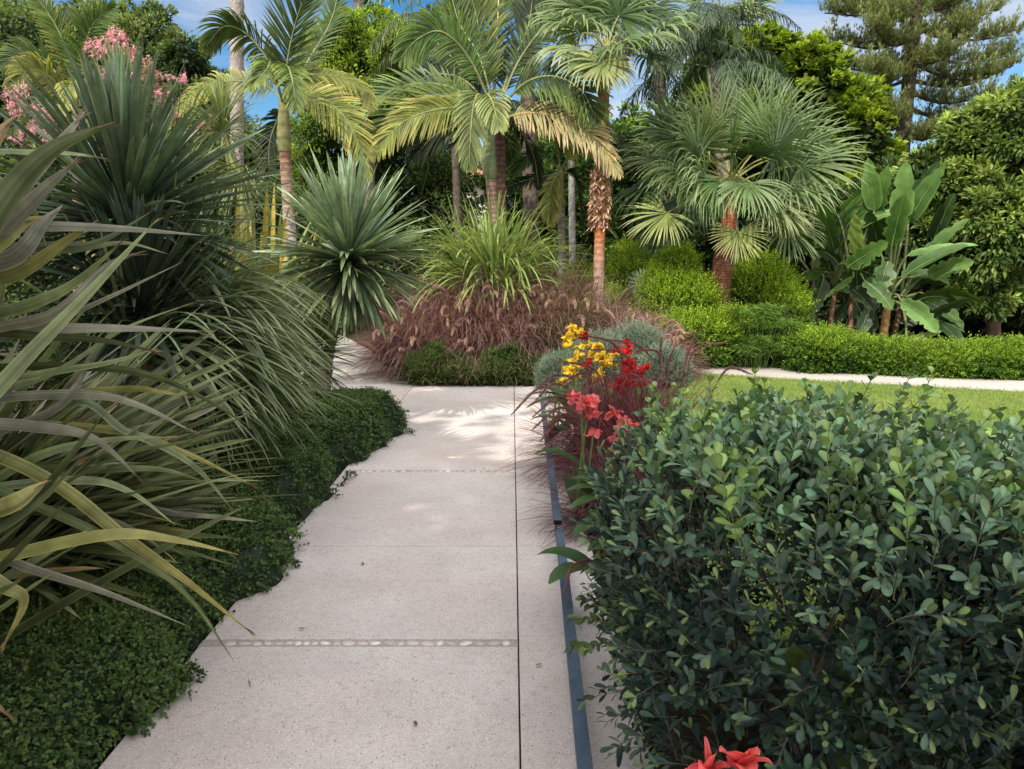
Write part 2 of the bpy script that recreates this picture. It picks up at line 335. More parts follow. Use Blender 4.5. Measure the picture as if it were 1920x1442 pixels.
# ================================================================== materials of the setting
def concrete(name, base=(.64, .58, .555), warm=(.54, .42, .35)):
    m, nt, N, L, out = newmat(name); co = N('ShaderNodeTexCoord'); b = N('ShaderNodeBsdfPrincipled')
    def noise(s, d=4, r=.55):
        n = N('ShaderNodeTexNoise'); n.inputs['Scale'].default_value = s; n.inputs['Detail'].default_value = d; n.inputs['Roughness'].default_value = r; L(co.outputs['Object'], n.inputs['Vector']); return n
    def rng_(src, a, bb, c, d):
        r = N('ShaderNodeMapRange'); r.inputs['From Min'].default_value = a; r.inputs['From Max'].default_value = bb; r.inputs['To Min'].default_value = c; r.inputs['To Max'].default_value = d; L(src, r.inputs['Value']); return r.outputs['Result']
    def mix(f, a, bb, mode='MIX'):
        x = N('ShaderNodeMix'); x.data_type = 'RGBA'; x.blend_type = mode
        if isinstance(f, float): x.inputs['Factor'].default_value = f
        else: L(f, x.inputs['Factor'])
        for s, v in (('A', a), ('B', bb)):
            if isinstance(v, tuple): x.inputs[s].default_value = (*v, 1)
            else: L(v, x.inputs[s])
        return x.outputs['Result']
    c = mix(rng_(noise(1.1, 5).outputs['Fac'], .45, .72, 0, .7), base, warm)
    c = mix(rng_(noise(3.2, 6, .65).outputs['Fac'], .38, .68, 0, .5), c, tuple(v * .68 for v in base))
    c = mix(rng_(noise(120, 2, .7).outputs['Fac'], .35, .65, 0, .6), c, tuple(v * .55 for v in base))
    c = mix(rng_(noise(28, 4, .75).outputs['Fac'], .5, .72, 0, .4), c, (.24, .19, .16))
    for s, th, col in ((95, .2, (.8, .78, .75)), (70, .19, (.10, .085, .08)), (140, .24, (.22, .15, .11))):
        v = N('ShaderNodeTexVoronoi'); v.inputs['Scale'].default_value = s; v.inputs['Randomness'].default_value = 1; L(co.outputs['Object'], v.inputs['Vector'])
        # only some cells carry a chip of stone
        sep = N('ShaderNodeSeparateColor'); L(v.outputs['Color'], sep.inputs[0])
        on = N('ShaderNodeMath'); on.operation = 'GREATER_THAN'; L(sep.outputs[0], on.inputs[0]); on.inputs[1].default_value = .72
        lt = N('ShaderNodeMath'); lt.operation = 'LESS_THAN'; L(v.outputs['Distance'], lt.inputs[0]); lt.inputs[1].default_value = th
        ml = N('ShaderNodeMath'); ml.operation = 'MULTIPLY'; L(on.outputs[0], ml.inputs[0]); L(lt.outputs[0], ml.inputs[1])
        m2 = N('ShaderNodeMath'); m2.operation = 'MULTIPLY'; L(ml.outputs[0], m2.inputs[0]); m2.inputs[1].default_value = .85
        c = mix(m2.outputs[0], c, col)
    L(c, b.inputs['Base Color']); b.inputs['Roughness'].default_value = .85; b.inputs['Specular IOR Level'].default_value = .25
    bp = N('ShaderNodeBump'); bp.inputs['Strength'].default_value = .5; bp.inputs['Distance'].default_value = .004; L(noise(160, 3, .7).outputs['Fac'], bp.inputs['Height']); L(bp.outputs[0], b.inputs['Normal'])
    L(b.outputs[0], out.inputs['Surface']); return m
M_CONC = concrete('pale_concrete'); M_CONC2 = concrete('far_concrete', (.50, .47, .43), (.42, .35, .28)); M_CONC3 = concrete('border_concrete', (.45, .395, .37), (.37, .29, .23))

# ---- ground: one soil sheet to the horizon
mb = MB()
gx = np.concatenate([np.linspace(-600, -30, 8), np.linspace(-25, 25, 60), np.linspace(30, 600, 8)]); gy = np.concatenate([np.linspace(-200, -12, 5), np.linspace(-10, 40, 60), np.linspace(50, 900, 10)])
X, Yg = np.meshgrid(gx, gy); Z = -.03 - .012 * (vnoise(np.stack([X, Yg, X * 0], -1), 1, 1.2) + 1)
i = np.arange(len(gy) - 1)[:, None] * len(gx); j = np.arange(len(gx) - 1)[None]
mb.add(np.stack([X, Yg, Z], -1).reshape(-1, 3), np.stack([i + j, i + j + 1, i + len(gx) + j + 1, i + len(gx) + j], -1).reshape(-1, 4), (.06, .045, .03))
tag(mb.build('ground', M_SOIL), kind='structure')

# ---- the main path: cast slabs with thin open joints
XL, XS, XR = -1.34, .028, .46
yj = [-2.4, -.15, 1.98, 4.03, 6.17, 8.3]
def slab(mb, x0, x1, y0, y1, top=0.0, g=.0034, b=.003, th=.06):
    x0 += g; x1 -= g; y0 += g; y1 -= g
    V = [(x0, y0, top - th), (x1, y0, top - th), (x1, y1, top - th), (x0, y1, top - th), (x0, y0, top - b), (x1, y0, top - b), (x1, y1, top - b), (x0, y1, top - b), (x0 + b, y0 + b, top), (x1 - b, y0 + b, top), (x1 - b, y1 - b, top), (x0 + b, y1 - b, top)]
    mb.add(V, [(8, 9, 10, 11), (4, 5, 9, 8), (5, 6, 10, 9), (6, 7, 11, 10), (7, 4, 8, 11), (0, 1, 5, 4), (1, 2, 6, 5), (2, 3, 7, 6), (3, 0, 4, 7)])
PEB = (2.93, 5.60)
mb = MB(); yy = sorted(yj + [p - .028 for p in PEB] + [p + .028 for p in PEB])
for a, b in zip(yy[:-1], yy[1:]):
    if b - a < .06: continue
    slab(mb, XL, XS, a, b)
for a, b in zip(yj[:-1], yj[1:]): slab(mb, XS, XR, a, b, 0, .0025)
slab(mb, XL, XS, 8.3, 9.9); slab(mb, XS, .8, 8.3, 9.9); slab(mb, -2.6, XL, 8.3, 9.9); slab(mb, XR, .8, 6.17, 8.3)
path = mb.build('path', M_CONC, origin=A(0, 0, 0)); tag(path, kind='structure')
mb = MB()   # mortar under the pebble rows and joint bed
for p in PEB: box(mb, (XL, p - .0275, -.05), (XS - .003, p + .0275, -.003), (.36, .31, .28))
mb.build('mortar', M_CONC3, path)
# pebbles set in mortar
def pebble_mesh(seed):
    m = MB(); lump(m, (0, 0, 0), (.025, .019, .007), A(1, 1, 1), seed=seed, amp=.14, nu=12, nv=8); return m
pcs = [(.50, .46, .42), (.62, .60, .57), (.45, .37, .33), (.52, .45, .40), (.42, .39, .38), (.60, .56, .52)]
pm = []
for k, c in enumerate(pcs):
    m = pebble_mesh(k); m.C = [np.tile(np.array(c), (len(m.C[0]), 1))]; pm.append(m.mesh('pebble', M_STEM, smooth=True))
for p in PEB:
    x = XL + .1
    while x < XS - .035:
        s = rng.uniform(.6, 1.3)
        if rng.random() < .07: x += .04; continue
        o = bpy.data.objects.new('pebble', pm[rng.integers(len(pm))]); C.objects.link(o); o.parent = path
        x += .027 * s; o.location = (x, p + rng.normal(0, .002), -.004 + rng.normal(0, .0008)); o.scale = (s, rng.uniform(.6, 1.15), 1); o.rotation_euler = (0, 0, rng.normal(0, .25)); x += .027 * s

# ---- side branch of the path, swinging away to the left behind the bed, and the far path on the right
def ribbon_sheet(name, centre, widths, z, mat, th=.08):
    m = MB(); c = catmull(np.array([(x, y, 0) for x, y in centre]), 60); t = nrm(np.gradient(c, axis=0)); s = np.stack([-t[:, 1], t[:, 0], t[:, 0] * 0], 1)
    wv = np.interp(np.linspace(0, 1, 60), np.linspace(0, 1, len(widths)), widths)[:, None] / 2
    L, R = c + s * wv, c - s * wv; V = []
    for a in (L, R):
        for zz in (z, z - th): b = a.copy(); b[:, 2] = zz; V.append(b)
    V = np.concatenate(V); q = []
    for i in range(59): q += [(i, i + 1, 120 + i + 1, 120 + i)[::-1], (i, 60 + i, 60 + i + 1, i + 1), (120 + i, 120 + i + 1, 180 + i + 1, 180 + i)]
    m.add(V, q); o = m.build(name, mat); tag(o, kind='structure'); return o
ribbon_sheet('side_path', [(-1.2, 9.1), (-2.2, 9.9), (-3.2, 11.6), (-4.0, 14.0), (-5.5, 17.5), (-8, 20)], [1.6, 2.0, 2.3, 2.4, 2.2, 2], -.008, M_CONC2)
ribbon_sheet('far_path', [(1.2, 13.2), (2.6, 11.9), (4.2, 10.95), (6.5, 9.95), (9, 9.0), (14, 7.4)], [1.0, 1.05, 1.05, 1.0, 1.0, 1.0], .004, M_CONC2)

# ---- lawn: a mown sheet with grass blades standing on it
lawn_poly = lambda x, y: (x > 1.05) & (y < np.interp(x, [1.2, 2.6, 4.2, 6.5, 9, 14], [12.6, 11.38, 10.45, 9.47, 8.55, 6.9])) & (y > 1.0)
m, nt, N, L, out = newmat('lawn'); co = N('ShaderNodeTexCoord'); b = N('ShaderNodeBsdfPrincipled'); b.inputs['Roughness'].default_value = .9; b.inputs['Specular IOR Level'].default_value = .1
n1 = N('ShaderNodeTexNoise'); n1.inputs['Scale'].default_value = .9; n1.inputs['Detail'].default_value = 6; n1.inputs['Roughness'].default_value = .7; L(co.outputs['Object'], n1.inputs['Vector'])
cr = N('ShaderNodeValToRGB'); e = cr.color_ramp.elements; e[0].position = .35; e[0].color = (.09, .16, .025, 1); e[1].position = .75; e[1].color = (.22, .24, .07, 1); L(n1.outputs['Fac'], cr.inputs[0]); L(cr.outputs[0], b.inputs['Base Color']); L(b.outputs[0], out.inputs['Surface'])
xs = np.linspace(1.05, 14, 50); yt = np.interp(xs, [1.2, 2.6, 4.2, 6.5, 9, 14], [12.65, 11.43, 10.5, 9.52, 8.6, 6.95])
V = np.concatenate([np.stack([xs, xs * 0 + 1.0, xs * 0 - .012], 1), np.stack([xs, yt, xs * 0 - .012], 1)])
mb = MB(); mb.add(V, [(i, i + 1, 51 + i, 50 + i) for i in range(49)]); tag(mb.build('lawn', m), kind='structure')
n = 130000; gxp = rng.uniform(1.05, 9.5, n); gyp = rng.uniform(2.5, 12.5, n); k = lawn_poly(gxp, gyp) & ((gyp > 5) | (rng.random(n) < .4)); gxp, gyp = gxp[k], gyp[k]; n = len(gxp)
mb = MB(); patch = np.clip(.5 + .5 * vnoise(np.stack([gxp, gyp, gxp * 0], 1), 3, 1.3) + rng.normal(0, .15, n), 0, 1)
blades(mb, np.stack([gxp, gyp, gxp * 0 - .012], 1), nrm(rng.normal(0, .55, (n, 3)) * A(1, 1, 0) + A(0, 0, 1)), rng.uniform(.025, .055, n), .005, .8, mixcol((.09, .19, .02), (.27, .30, .08), n, .22, patch), S=2, fold=.1)
tag(mb.build('lawn_grass', M_LEAF), 'short mown lawn with dry yellowish patches beside the far path', 'grass', kind='stuff')

# ---- raised edge of the left bed
mb = MB(); box(mb, (-1.64, -2, -.05), (-1.50, 7.0, .17)); box(mb, (-3.2, 7.05, -.05), (-1.50, 7.25, .24))
o = mb.build('bed_wall', M_CONC3); tag(o, 'low concrete edging wall of the left planting bed, mostly grown over', 'wall')
mb = MB(); gx = np.linspace(-9, -1.62, 40); gy = np.linspace(-2, 7.05, 40); X, Yg = np.meshgrid(gx, gy); Z = .16 + .05 * vnoise(np.stack([X, Yg, X * 0], -1), 4, 2)
i = np.arange(39)[:, None] * 40; j = np.arange(39)[None]; mb.add(np.stack([X, Yg, Z], -1).reshape(-1, 3), np.stack([i + j, i + j + 1, i + 41 + j, i + 40 + j], -1).reshape(-1, 4), (.05, .04, .03))
tag(mb.build('bed_soil', M_SOIL), kind='structure')

# ---- flat steel guard rail in two runs with feet
m, nt, N, L, out = newmat('blue_grey_steel'); b = N('ShaderNodeBsdfPrincipled'); co = N('ShaderNodeTexCoord'); n1 = N('ShaderNodeTexNoise'); n1.inputs['Scale'].default_value = 14; n1.inputs['Detail'].default_value = 8; n1.inputs['Roughness'].default_value = .7; L(co.outputs['Object'], n1.inputs['Vector'])
cr = N('ShaderNodeValToRGB'); e = cr.color_ramp.elements; e[0].position = .35; e[0].color = (.045, .075, .115, 1); e[1].position = .72; e[1].color = (.09, .13, .18, 1); L(n1.outputs['Fac'], cr.inputs[0]); L(cr.outputs[0], b.inputs['Base Color']); b.inputs['Roughness'].default_value = .5; b.inputs['Metallic'].default_value = .2
v = N('ShaderNodeTexNoise'); v.inputs['Scale'].default_value = 60; L(co.outputs['Object'], v.inputs['Vector']); r = N('ShaderNodeMapRange'); r.inputs['To Min'].default_value = .35; r.inputs['To Max'].default_value = .7; L(v.outputs['Fac'], r.inputs['Value']); L(r.outputs[0], b.inputs['Roughness']); L(b.outputs[0], out.inputs['Surface']); M_STEEL = m
def rail(label, p0, p1, z0, z1, feet, w=.046, h=.028):
    t = thing('guard_rail', label, 'rail', (p0[0], p0[1], 0), 'low guard rails along the path')
    p0 = A(p0[0], p0[1], z0); p1 = A(p1[0], p1[1], z1); d = nrm(p1 - p0); s = nrm(np.cross(d, A(0, 0, 1))); u = A(0, 0, 1); V = []; b = .0015
    for p in (p0, p1):
        for (a, c) in ((-w / 2, -h), (w / 2, -h), (w / 2, -b), (w / 2 - b, 0), (-w / 2 + b, 0), (-w / 2, -b)): V.append(p + s * a + u * c)
    mb = MB(); Q = [(i, (i + 1) % 6, 6 + (i + 1) % 6, 6 + i) for i in range(6)] + [(0, 5, 2, 1), (5, 4, 3, 2), (6, 7, 8, 11), (11, 8, 9, 10)]; mb.add(V, Q); mb.build('bar', M_STEEL, t)
    for f in feet:
        q = lerp(p0, p1, f); m2 = MB(); box(m2, (q[0] - .006, q[1] - .02, -.005), (q[0] + .006, q[1] + .02, q[2] - h)); m2.build('foot', M_STEEL, t)
    return t
a = G(1115, 1600, .12); b_ = G(1049, 993, .12); c = G(1046, 976, .172); d_ = G(1016, 742, .172)
rail('near run of the blue-grey flat steel rail in front of the bush', a, b_, .12, .12, (.05, .5, .93))
tf = rail('far run of the blue-grey flat steel rail under the purple grass', (c[0], b_[1] + .012), d_, .172, .172, (.05, .35, .65, .97))

mb = MB(); box(mb, (c[0] - .021, b_[1] + .0095, .1455), (c[0] + .021, b_[1] + .0115, .1705), (.004, .005, .007)); mb.build('open_end_shade', M_STEM, tf)  # black plate paints the dark hollow of the rail end
# ---- a few fallen leaves and a twig on the concrete
for k, (px, py, lab) in enumerate(((682, 1060, 'curled dry leaf scrap alone in the middle of the path'), (782, 1362, 'tiny pale leaf scrap on the nearest slab'), (360, 1318, 'dry leaf blade lying beside the creeper on the nearest slab'), (905, 880, 'brown leaf bit on the second pebble row'), (640, 745, 'dry leaf at the fork of the path'), (800, 800, 'brown leaf fallen in the middle of the far slabs'), (560, 1180, 'tan leaf scrap just beyond the near pebble row'), (1005, 1250, 'small brown leaf between the joint and the steel rail'), (880, 735, 'dry grass bit in front of the island bed'), (1150, 1290, 'brown leaf in the strip between the rail and the nearest bush'), (1135, 1100, 'dry leaf near the foot of the nearest bush'), (470, 1290, 'thin dry stalk lying on the nearest slab'))):
    cq = G(px, py, .004); m_ = MB(); a = rng.uniform(0, 2 * pi); L = .03 if k not in (2, 11) else .07; wd = .012 if k not in (2, 11) else .004
    blades(m_, cq[None] + A(0, 0, .004), A(cos(a), sin(a), .12)[None], L, wd, .3, (.20, .12, .06), (.28, .18, .10), S=5, fold=.3, roll=.3); m_.V = [np.maximum(v, A(-99, -99, .0015)) for v in m_.V]
    o = m_.build('fallen_leaf', M_LEAF, origin=cq); tag(o, lab, 'fallen leaf', 'fallen leaves on the path')
# ================================================================== creeping ground cover over the bed edge
def cover_surface(x, y):
    """height of the ground-cover mound (0 outside)"""
    edge = XL + .01 + .05 * np.sin(y * 2.1) + .07 * np.sin(y * 5.3 + 1) + .035 * np.sin(y * 13)
    edge = edge - .10 * np.clip((y - 5.5) / 1.5, 0, 1) * 0 + .22 * np.exp(-((y - 6.75) / .5) ** 2)
    d = np.clip((edge - x) / .16, 0, 1)
    h = np.sqrt(np.clip(1 - (1 - d) ** 2, 0, 1)) * (.30 + .05 * np.sin(y * 3.1) + .03 * np.sin(y * 7.7 + x * 6) + .05 * np.exp(-((y - 6.6) / .5) ** 2))
    h = h * np.clip((7.45 - y) / .25, 0, 1) ** .5
    back = np.clip((x + 2.75 - .25 * np.sin(y * 1.7)) / .35, 0, 1); return np.where(back > 0, h * (.55 + .45 * back), 0)
n = 300000
x = XL + .4 - 1.9 * rng.random(n) ** 1.25; y = rng.uniform(.7, 7.45, n); y = np.where(rng.random(n) < .5, rng.uniform(.7, 3.2, n), y)
h = cover_surface(x, y); k = h > .015; x, y, h = x[k], y[k], h[k]
e = .01; gx_ = (cover_surface(x + e, y) - h) / e; gy_ = (cover_surface(x, y + e) - h) / e
nn = nrm(np.stack([-gx_, -gy_, np.ones_like(h)], 1)); nn = nrm(np.where(np.abs(nn) > 1, 0, nn))
pos = np.stack([x, y, h], 1) + nn * (.045 * vnoise(np.stack([x, y, h], 1), 5, 7))[:, None]
drop = rng.random(len(x)) < .5
pos[:, 2] = np.where(nn[:, 2] < .75, pos[:, 2] * rng.random(len(x)) ** .35, pos[:, 2])
idx = rng.permutation(len(x))[:72000]
ml = MB(); ms = MB()
tone = np.clip(.42 + .4 * vnoise(pos[idx], 2, 4) + rng.normal(0, .15, len(idx)), 0, 1)
shoots(ml, ms, pos[idx], nrm(nn[idx] * .8 + rdir(len(idx)) * .8), rng.uniform(.03, .08, len(idx)), 3, .022, .014, (.030, .064, .022), (.125, .20, .06), L3, 1.0, (.08, .07, .03), ts=tone, stemr=.0008, tipc=(.11, .17, .03))
# trailing runners that creep out over the concrete
for (px, py, qx, qy) in ((745, 800, 775, 812), (500, 1040, 552, 1058), (340, 1262, 372, 1268), (590, 930, 618, 926), (470, 1085, 492, 1100), (300, 1300, 322, 1297), (640, 905, 664, 890), (720, 795, 763, 770), (250, 1362, 262, 1372)):
    a = G(px, py, .03); b = G(qx, qy, .02); m_ = lerp(a, b, .5) + A(0, 0, .03); c = catmull([a, m_, b], 9)
    shoots(ml, ms, np.repeat(c, 3, 0), nrm(np.tile(b - a, (27, 1)) + rng.normal(0, .15, (27, 3))), .03, 2, .022, .014, (.02, .05, .015), (.06, .12, .03), L3, 1.1, (.1, .07, .03), stemr=.001)
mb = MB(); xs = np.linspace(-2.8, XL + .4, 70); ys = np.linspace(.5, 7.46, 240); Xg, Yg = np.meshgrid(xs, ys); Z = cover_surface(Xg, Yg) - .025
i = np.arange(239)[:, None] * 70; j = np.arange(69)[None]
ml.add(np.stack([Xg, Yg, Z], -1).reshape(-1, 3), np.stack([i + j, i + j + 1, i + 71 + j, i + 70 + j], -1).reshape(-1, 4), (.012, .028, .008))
gc = ml.build('creeping_ground_cover', M_LEAF); tag(gc, 'dark green small-leaved creeper spilling over the left edge of the path', 'ground cover', kind='stuff')
so_ = ms.build('runner_stems', M_STEM, gc, origin=A(0, 0, 0))

# ================================================================== bronze flax, in front on the left
FL = {'l': ((.095, .10, .07), (.22, .21, .155)), 'g': ((.06, .085, .03), (.15, .18, .065)), 'd': ((.028, .04, .018), (.08, .095, .032)),
      'y': ((.085, .11, .03), (.26, .23, .07)), 'b': ((.13, .09, .05), (.26, .17, .08)), 't': ((.08, .11, .055), (.21, .24, .11))}
def flax(name, label, base, authored, rnd, group=None, extra=()):
    t = thing(name, label, 'flax plant', base, group); mb = MB(); base = np.array(base)
    for (pp, wpx, ck) in authored:
        pts = [P(*q) for q in pp]; Yw = pp[len(pp) // 2][2]
        first = pts[0]; dv = nrm(first - pts[1])
        if pp[0][0] < -50: b0 = first + dv * .45 + A(0, 0, -.12); b1 = A(min(b0[0] - .25, -2.3), b0[1], min(.2, b0[2])); pts = [b1, b0] + pts
        else: pts = [base + rng.normal(0, .07, 3) * A(1, 1, .2)] + pts
        c = catmull(pts, 30)[None]; tt = nrm(np.gradient(c[0], axis=0))
        # face the blade across the view with some twist
        tw = rng.normal(0, .35); sdv = np.cross(tt, nrm(c[0] - CAM)); nv = np.cross(sdv, tt); sdv = nrm(sdv) * cos(tw) + nrm(nv) * sin(tw)
        f = np.linspace(0, 1, 30); u0 = 1 / len(pts); w = .88 * wpx * PX(Yw) * np.clip(.6 + .4 * f / u0 * 1.0, 0, 1) * np.where(f > .55, np.maximum(.02, 1 - ((f - .55) / .45) ** 1.7), 1)
        c0, c1 = FL[ck]; j1 = 1 + rng.normal(0, .1); ribbons(mb, c, sdv[None], w, A(*c0) * j1, A(*c1) * j1, .11, edge=A(*c1) * j1 * 1.15, K=9, streak=.17)
        if rng.random() < .6 or ck in 'yb':   # dry split tip
            ti = c[0][-1]; dd = tt[-1]; blades(mb, np.tile(ti - dd * .05, (3, 1)), dd + rng.normal(0, .10, (3, 3)), .06, .005, .3, (.22, .13, .07), S=3)
    for (n, az, el, L, W, dr, cks, off) in rnd:
        a = rng.uniform(*az, n); e = rng.uniform(*el, n); d = np.stack([np.cos(e) * np.cos(a), np.cos(e) * np.sin(a), np.sin(e)], 1)
        b = base + np.array(off) + rng.normal(0, .10, (n, 3)) * A(1, 1, .3); ck = rng.integers(0, len(cks), n)
        c0 = np.array([FL[cks[k]][0] for k in ck]) * .7 * (1 + rng.normal(0, .2, (n, 1))); c1 = np.array([FL[cks[k]][1] for k in ck]) * (1 + rng.normal(0, .12, (n, 1)))
        blades(mb, b, d, L * rng.uniform(.7, 1.1, n), W * rng.uniform(.7, 1.2, n), dr * rng.uniform(.3, 1.6, n), c0, c1, S=12, full=.5, fold=.13, roll=rng.normal(0, .5, n), windy=.07, edge=c1 * 1.1, K=7, streak=.17)
    mb.build('foliage', M_WAXY, t, smooth=True); return t
up_auth = [
 ([(-80, 560, 1.55), (-10, 400, 1.6), (90, 285, 1.65), (216, 228, 1.7)], 52, 'd'),
 ([(-80, 520, 1.8), (40, 350, 1.8), (110, 270, 1.85), (162, 205, 1.9)], 34, 'l'),
 ([(-80, 300, 1.7), (60, 284, 1.75), (140, 288, 1.8), (203, 298, 1.85)], 14, 't'),
 ([(-80, 500, 1.7), (20, 420, 1.75), (90, 350, 1.8), (152, 296, 1.85)], 40, 'l'),
 ([(-80, 440, 1.9), (60, 425, 1.95), (220, 428, 2.05), (390, 442, 2.2)], 22, 'l'),
 ([(-80, 830, 1.8), (20, 700, 1.85), (160, 555, 1.95), (298, 408, 2.05)], 32, 't'),
 ([(-80, 560, 1.9), (40, 510, 1.95), (120, 455, 2.0), (185, 412, 2.05)], 30, 'y'),
 ([(-80, 530, 1.9), (30, 480, 1.9), (80, 420, 1.95), (118, 385, 2.0)], 36, 'l'),
 ([(-80, 520, 1.7), (0, 450, 1.75), (40, 420, 1.8), (80, 405, 1.85)], 40, 'y'),
 ([(-80, 480, 2.0), (80, 462, 2.05), (180, 455, 2.1), (285, 396, 2.2)], 22, 'd'),
 ([(-80, 640, 2.0), (100, 590, 2.0), (200, 500, 2.1), (272, 470, 2.15)], 24, 'l'),
 ([(-80, 620, 2.0), (60, 570, 2.0), (140, 530, 2.05), (235, 448, 2.1)], 26, 'g'),
 ([(-80, 470, 2.1), (120, 470, 2.1), (230, 455, 2.15), (315, 476, 2.2)], 13, 't'),
 ([(-80, 300, 1.9), (0, 340, 1.95), (60, 390, 1.95), (90, 470, 2.0)], 20, 'g'),
 ([(-80, 420, 1.6), (-30, 300, 1.6), (0, 250, 1.65), (30, 215, 1.7)], 34, 'b'),
 ([(-80, 660, 2.1), (60, 620, 2.1), (200, 560, 2.2), (345, 490, 2.3)], 16, 'l')]
low_auth = [
 ([(-80, 640, 2.1), (60, 618, 2.1), (220, 615, 2.2), (400, 622, 2.35)], 26, 'l'),
 ([(-80, 770, 2.2), (100, 700, 2.2), (230, 618, 2.3), (362, 567, 2.4)], 11, 't'),
 ([(-80, 630, 2.0), (80, 632, 2.05), (200, 640, 2.1), (308, 664, 2.2)], 22, 'd'),
 ([(-80, 700, 2.2), (180, 690, 2.3), (330, 722, 2.4), (484, 808, 2.55)], 20, 'd'),
 ([(-80, 760, 2.2), (150, 740, 2.3), (260, 760, 2.35), (372, 815, 2.45)], 20, 'l'),
 ([(-80, 800, 2.0), (80, 802, 2.05), (180, 825, 2.1), (270, 905, 2.2)], 24, 'l'),
 ([(-80, 960, 2.1), (60, 860, 2.1), (200, 825, 2.2), (335, 820, 2.3)], 20, 'g'),
 ([(-80, 900, 2.3), (160, 862, 2.35), (330, 832, 2.4), (460, 800, 2.5)], 15, 'g'),
 ([(-80, 800, 2.4), (200, 805, 2.4), (350, 850, 2.5), (484, 916, 2.6)], 17, 'y'),
 ([(-80, 1080, 1.9), (60, 1030, 1.95), (220, 1000, 2.0), (332, 1012, 2.1), (448, 1040, 2.2)], 30, 'y'),
 ([(-80, 830, 2.0), (100, 905, 2.1), (230, 1005, 2.1), (350, 1090, 2.2), (478, 1192, 2.3)], 28, 'y'),
 ([(-80, 1020, 2.0), (60, 1068, 2.0), (200, 1112, 2.1), (357, 1176, 2.2)], 20, 'l'),
 ([(-80, 900, 2.0), (60, 945, 2.1), (220, 1020, 2.1), (350, 1115, 2.2), (442, 1245, 2.3)], 20, 'g'),
 ([(-80, 1010, 1.9), (0, 985, 1.9), (80, 930, 1.95), (160, 850, 2.0)], 44, 'd'),
 ([(-80, 990, 1.9), (20, 945, 1.9), (60, 920, 1.95), (90, 900, 2.0)], 40, 'y'),
 ([(-80, 1060, 1.7), (10, 1100, 1.7), (45, 1130, 1.72), (0, 1222, 1.75)], 30, 'y'),
 ([(-80, 1260, 1.6), (-20, 1310, 1.6), (0, 1328, 1.62), (20, 1346, 1.65)], 16, 'b'),
 ([(-80, 850, 2.1), (100, 770, 2.2), (150, 715, 2.25), (164, 676, 2.3)], 18, 'l'),
 ([(-80, 740, 2.2), (80, 700, 2.2), (200, 680, 2.3), (300, 652, 2.4)], 18, 'g'),
 ([(-80, 880, 2.3), (180, 880, 2.35), (300, 880, 2.4), (390, 905, 2.5)], 16, 'g'),
 ([(-80, 930, 2.2), (140, 900, 2.25), (240, 920, 2.3), (330, 985, 2.35)], 20, 't'),
 ([(-80, 760, 2.4), (220, 730, 2.5), (300, 735, 2.5), (358, 745, 2.6)], 14, 'y'),
 ([(100, 780, 2.4), (240, 810, 2.4), (360, 870, 2.5), (440, 960, 2.6)], 16, 't'),
 ([(-80, 960, 2.3), (120, 960, 2.3), (240, 990, 2.35), (330, 1050, 2.4)], 22, 'd')]
fa = flax('flax_clump', 'bronze flax with broad grey and tan blades pointing up at the left edge', (-2.15, 2.0, .2), up_auth,
     [(90, (-.6, 1.6), (.5, 1.3), 1.3, .046, .15, 'tdggd', (0, 0, 0)), (50, (-.2, 1.5), (.3, .9), 1.1, .038, .2, 'dgdb', (0, .3, .3)), (60, (1.2, 5), (.3, 1.3), 1.1, .05, .5, 'lgd', (0, 0, 0))])
fb = flax('flax_clump', 'lower bronze flax whose long blades droop across the creeper to the path', (-2.25, 2.75, .2), low_auth,
     [(150, (-.5, 1.3), (.08, .65), 1.2, .037, .16, 'gdgdtt', (0, 0, .3)), (120, (-.5, 1.1), (.3, .95), 1.25, .038, .25, 'tgdgl', (0, 0, .3)), (30, (-.5, .5), (-.2, .2), 1.15, .034, .2, 'dgdyl', (0, 0, .45)), (50, (1, 4.5), (.2, 1.3), 1.1, .05, .6, 'lgd', (0, 0, 0))])

# ================================================================== yuccas and grassy-leaved plants of the left bed
def trunk(t, name, p0, p1, r0, r1, c, rough=.06, S=30, bend=.05, scars=True):
    mb = MB(); mid = lerp(np.array(p0), np.array(p1), .5) + rng.normal(0, bend, 3) * A(1, 1, 0)
    pts = catmull([p0, mid, p1], S); col = np.array(c)[None] * (1 + (.18 * (np.arange(S) % 2) if scars else 0) * np.ones(S) + rng.normal(0, .08, S))[:, None]
    tube(mb, pts, np.linspace(r0, r1, S), col, 12, rough); return mb.build(name, M_BARK, t, smooth=True)
# tall dark yucca
c1_ = P(240, 425, 4.3); t = thing('yucca', 'large dark yucca whose stiff leaves fan upward behind the flax', 'yucca', (c1_[0], c1_[1], .15))
trunk(t, 'trunk', (c1_[0], c1_[1], .1), c1_ - A(0, 0, .05), .10, .07, (.12, .09, .06))
mb = MB(); rosette(mb, c1_, 260, .92, .040, (.02, .042, .02), (.18, .24, .15), -.1, 1.55, .3, S=8, full=.45, Ljit=.22, fold=.16, K=5, streak=.12)
rosette(mb, c1_, 90, .8, .045, (.02, .035, .02), (.07, .10, .06), -.9, .3, .4, S=8, full=.45)
ml2 = mb.build('foliage', M_WAXY, t, smooth=True)
# second, lower head
c2_ = P(268, 585, 3.9); t = thing('yucca', 'shaded yucca with a low dark rosette beneath the taller yucca', 'yucca', (c2_[0], c2_[1], .15))
trunk(t, 'trunk', (c2_[0], c2_[1], .1), c2_ - A(0, 0, .05), .09, .06, (.10, .08, .05))
mb = MB(); rosette(mb, c2_, 170, .62, .034, (.015, .028, .016), (.05, .075, .045), -.6, 1.5, .4, S=8); mb.build('foliage', M_WAXY, t, smooth=True)
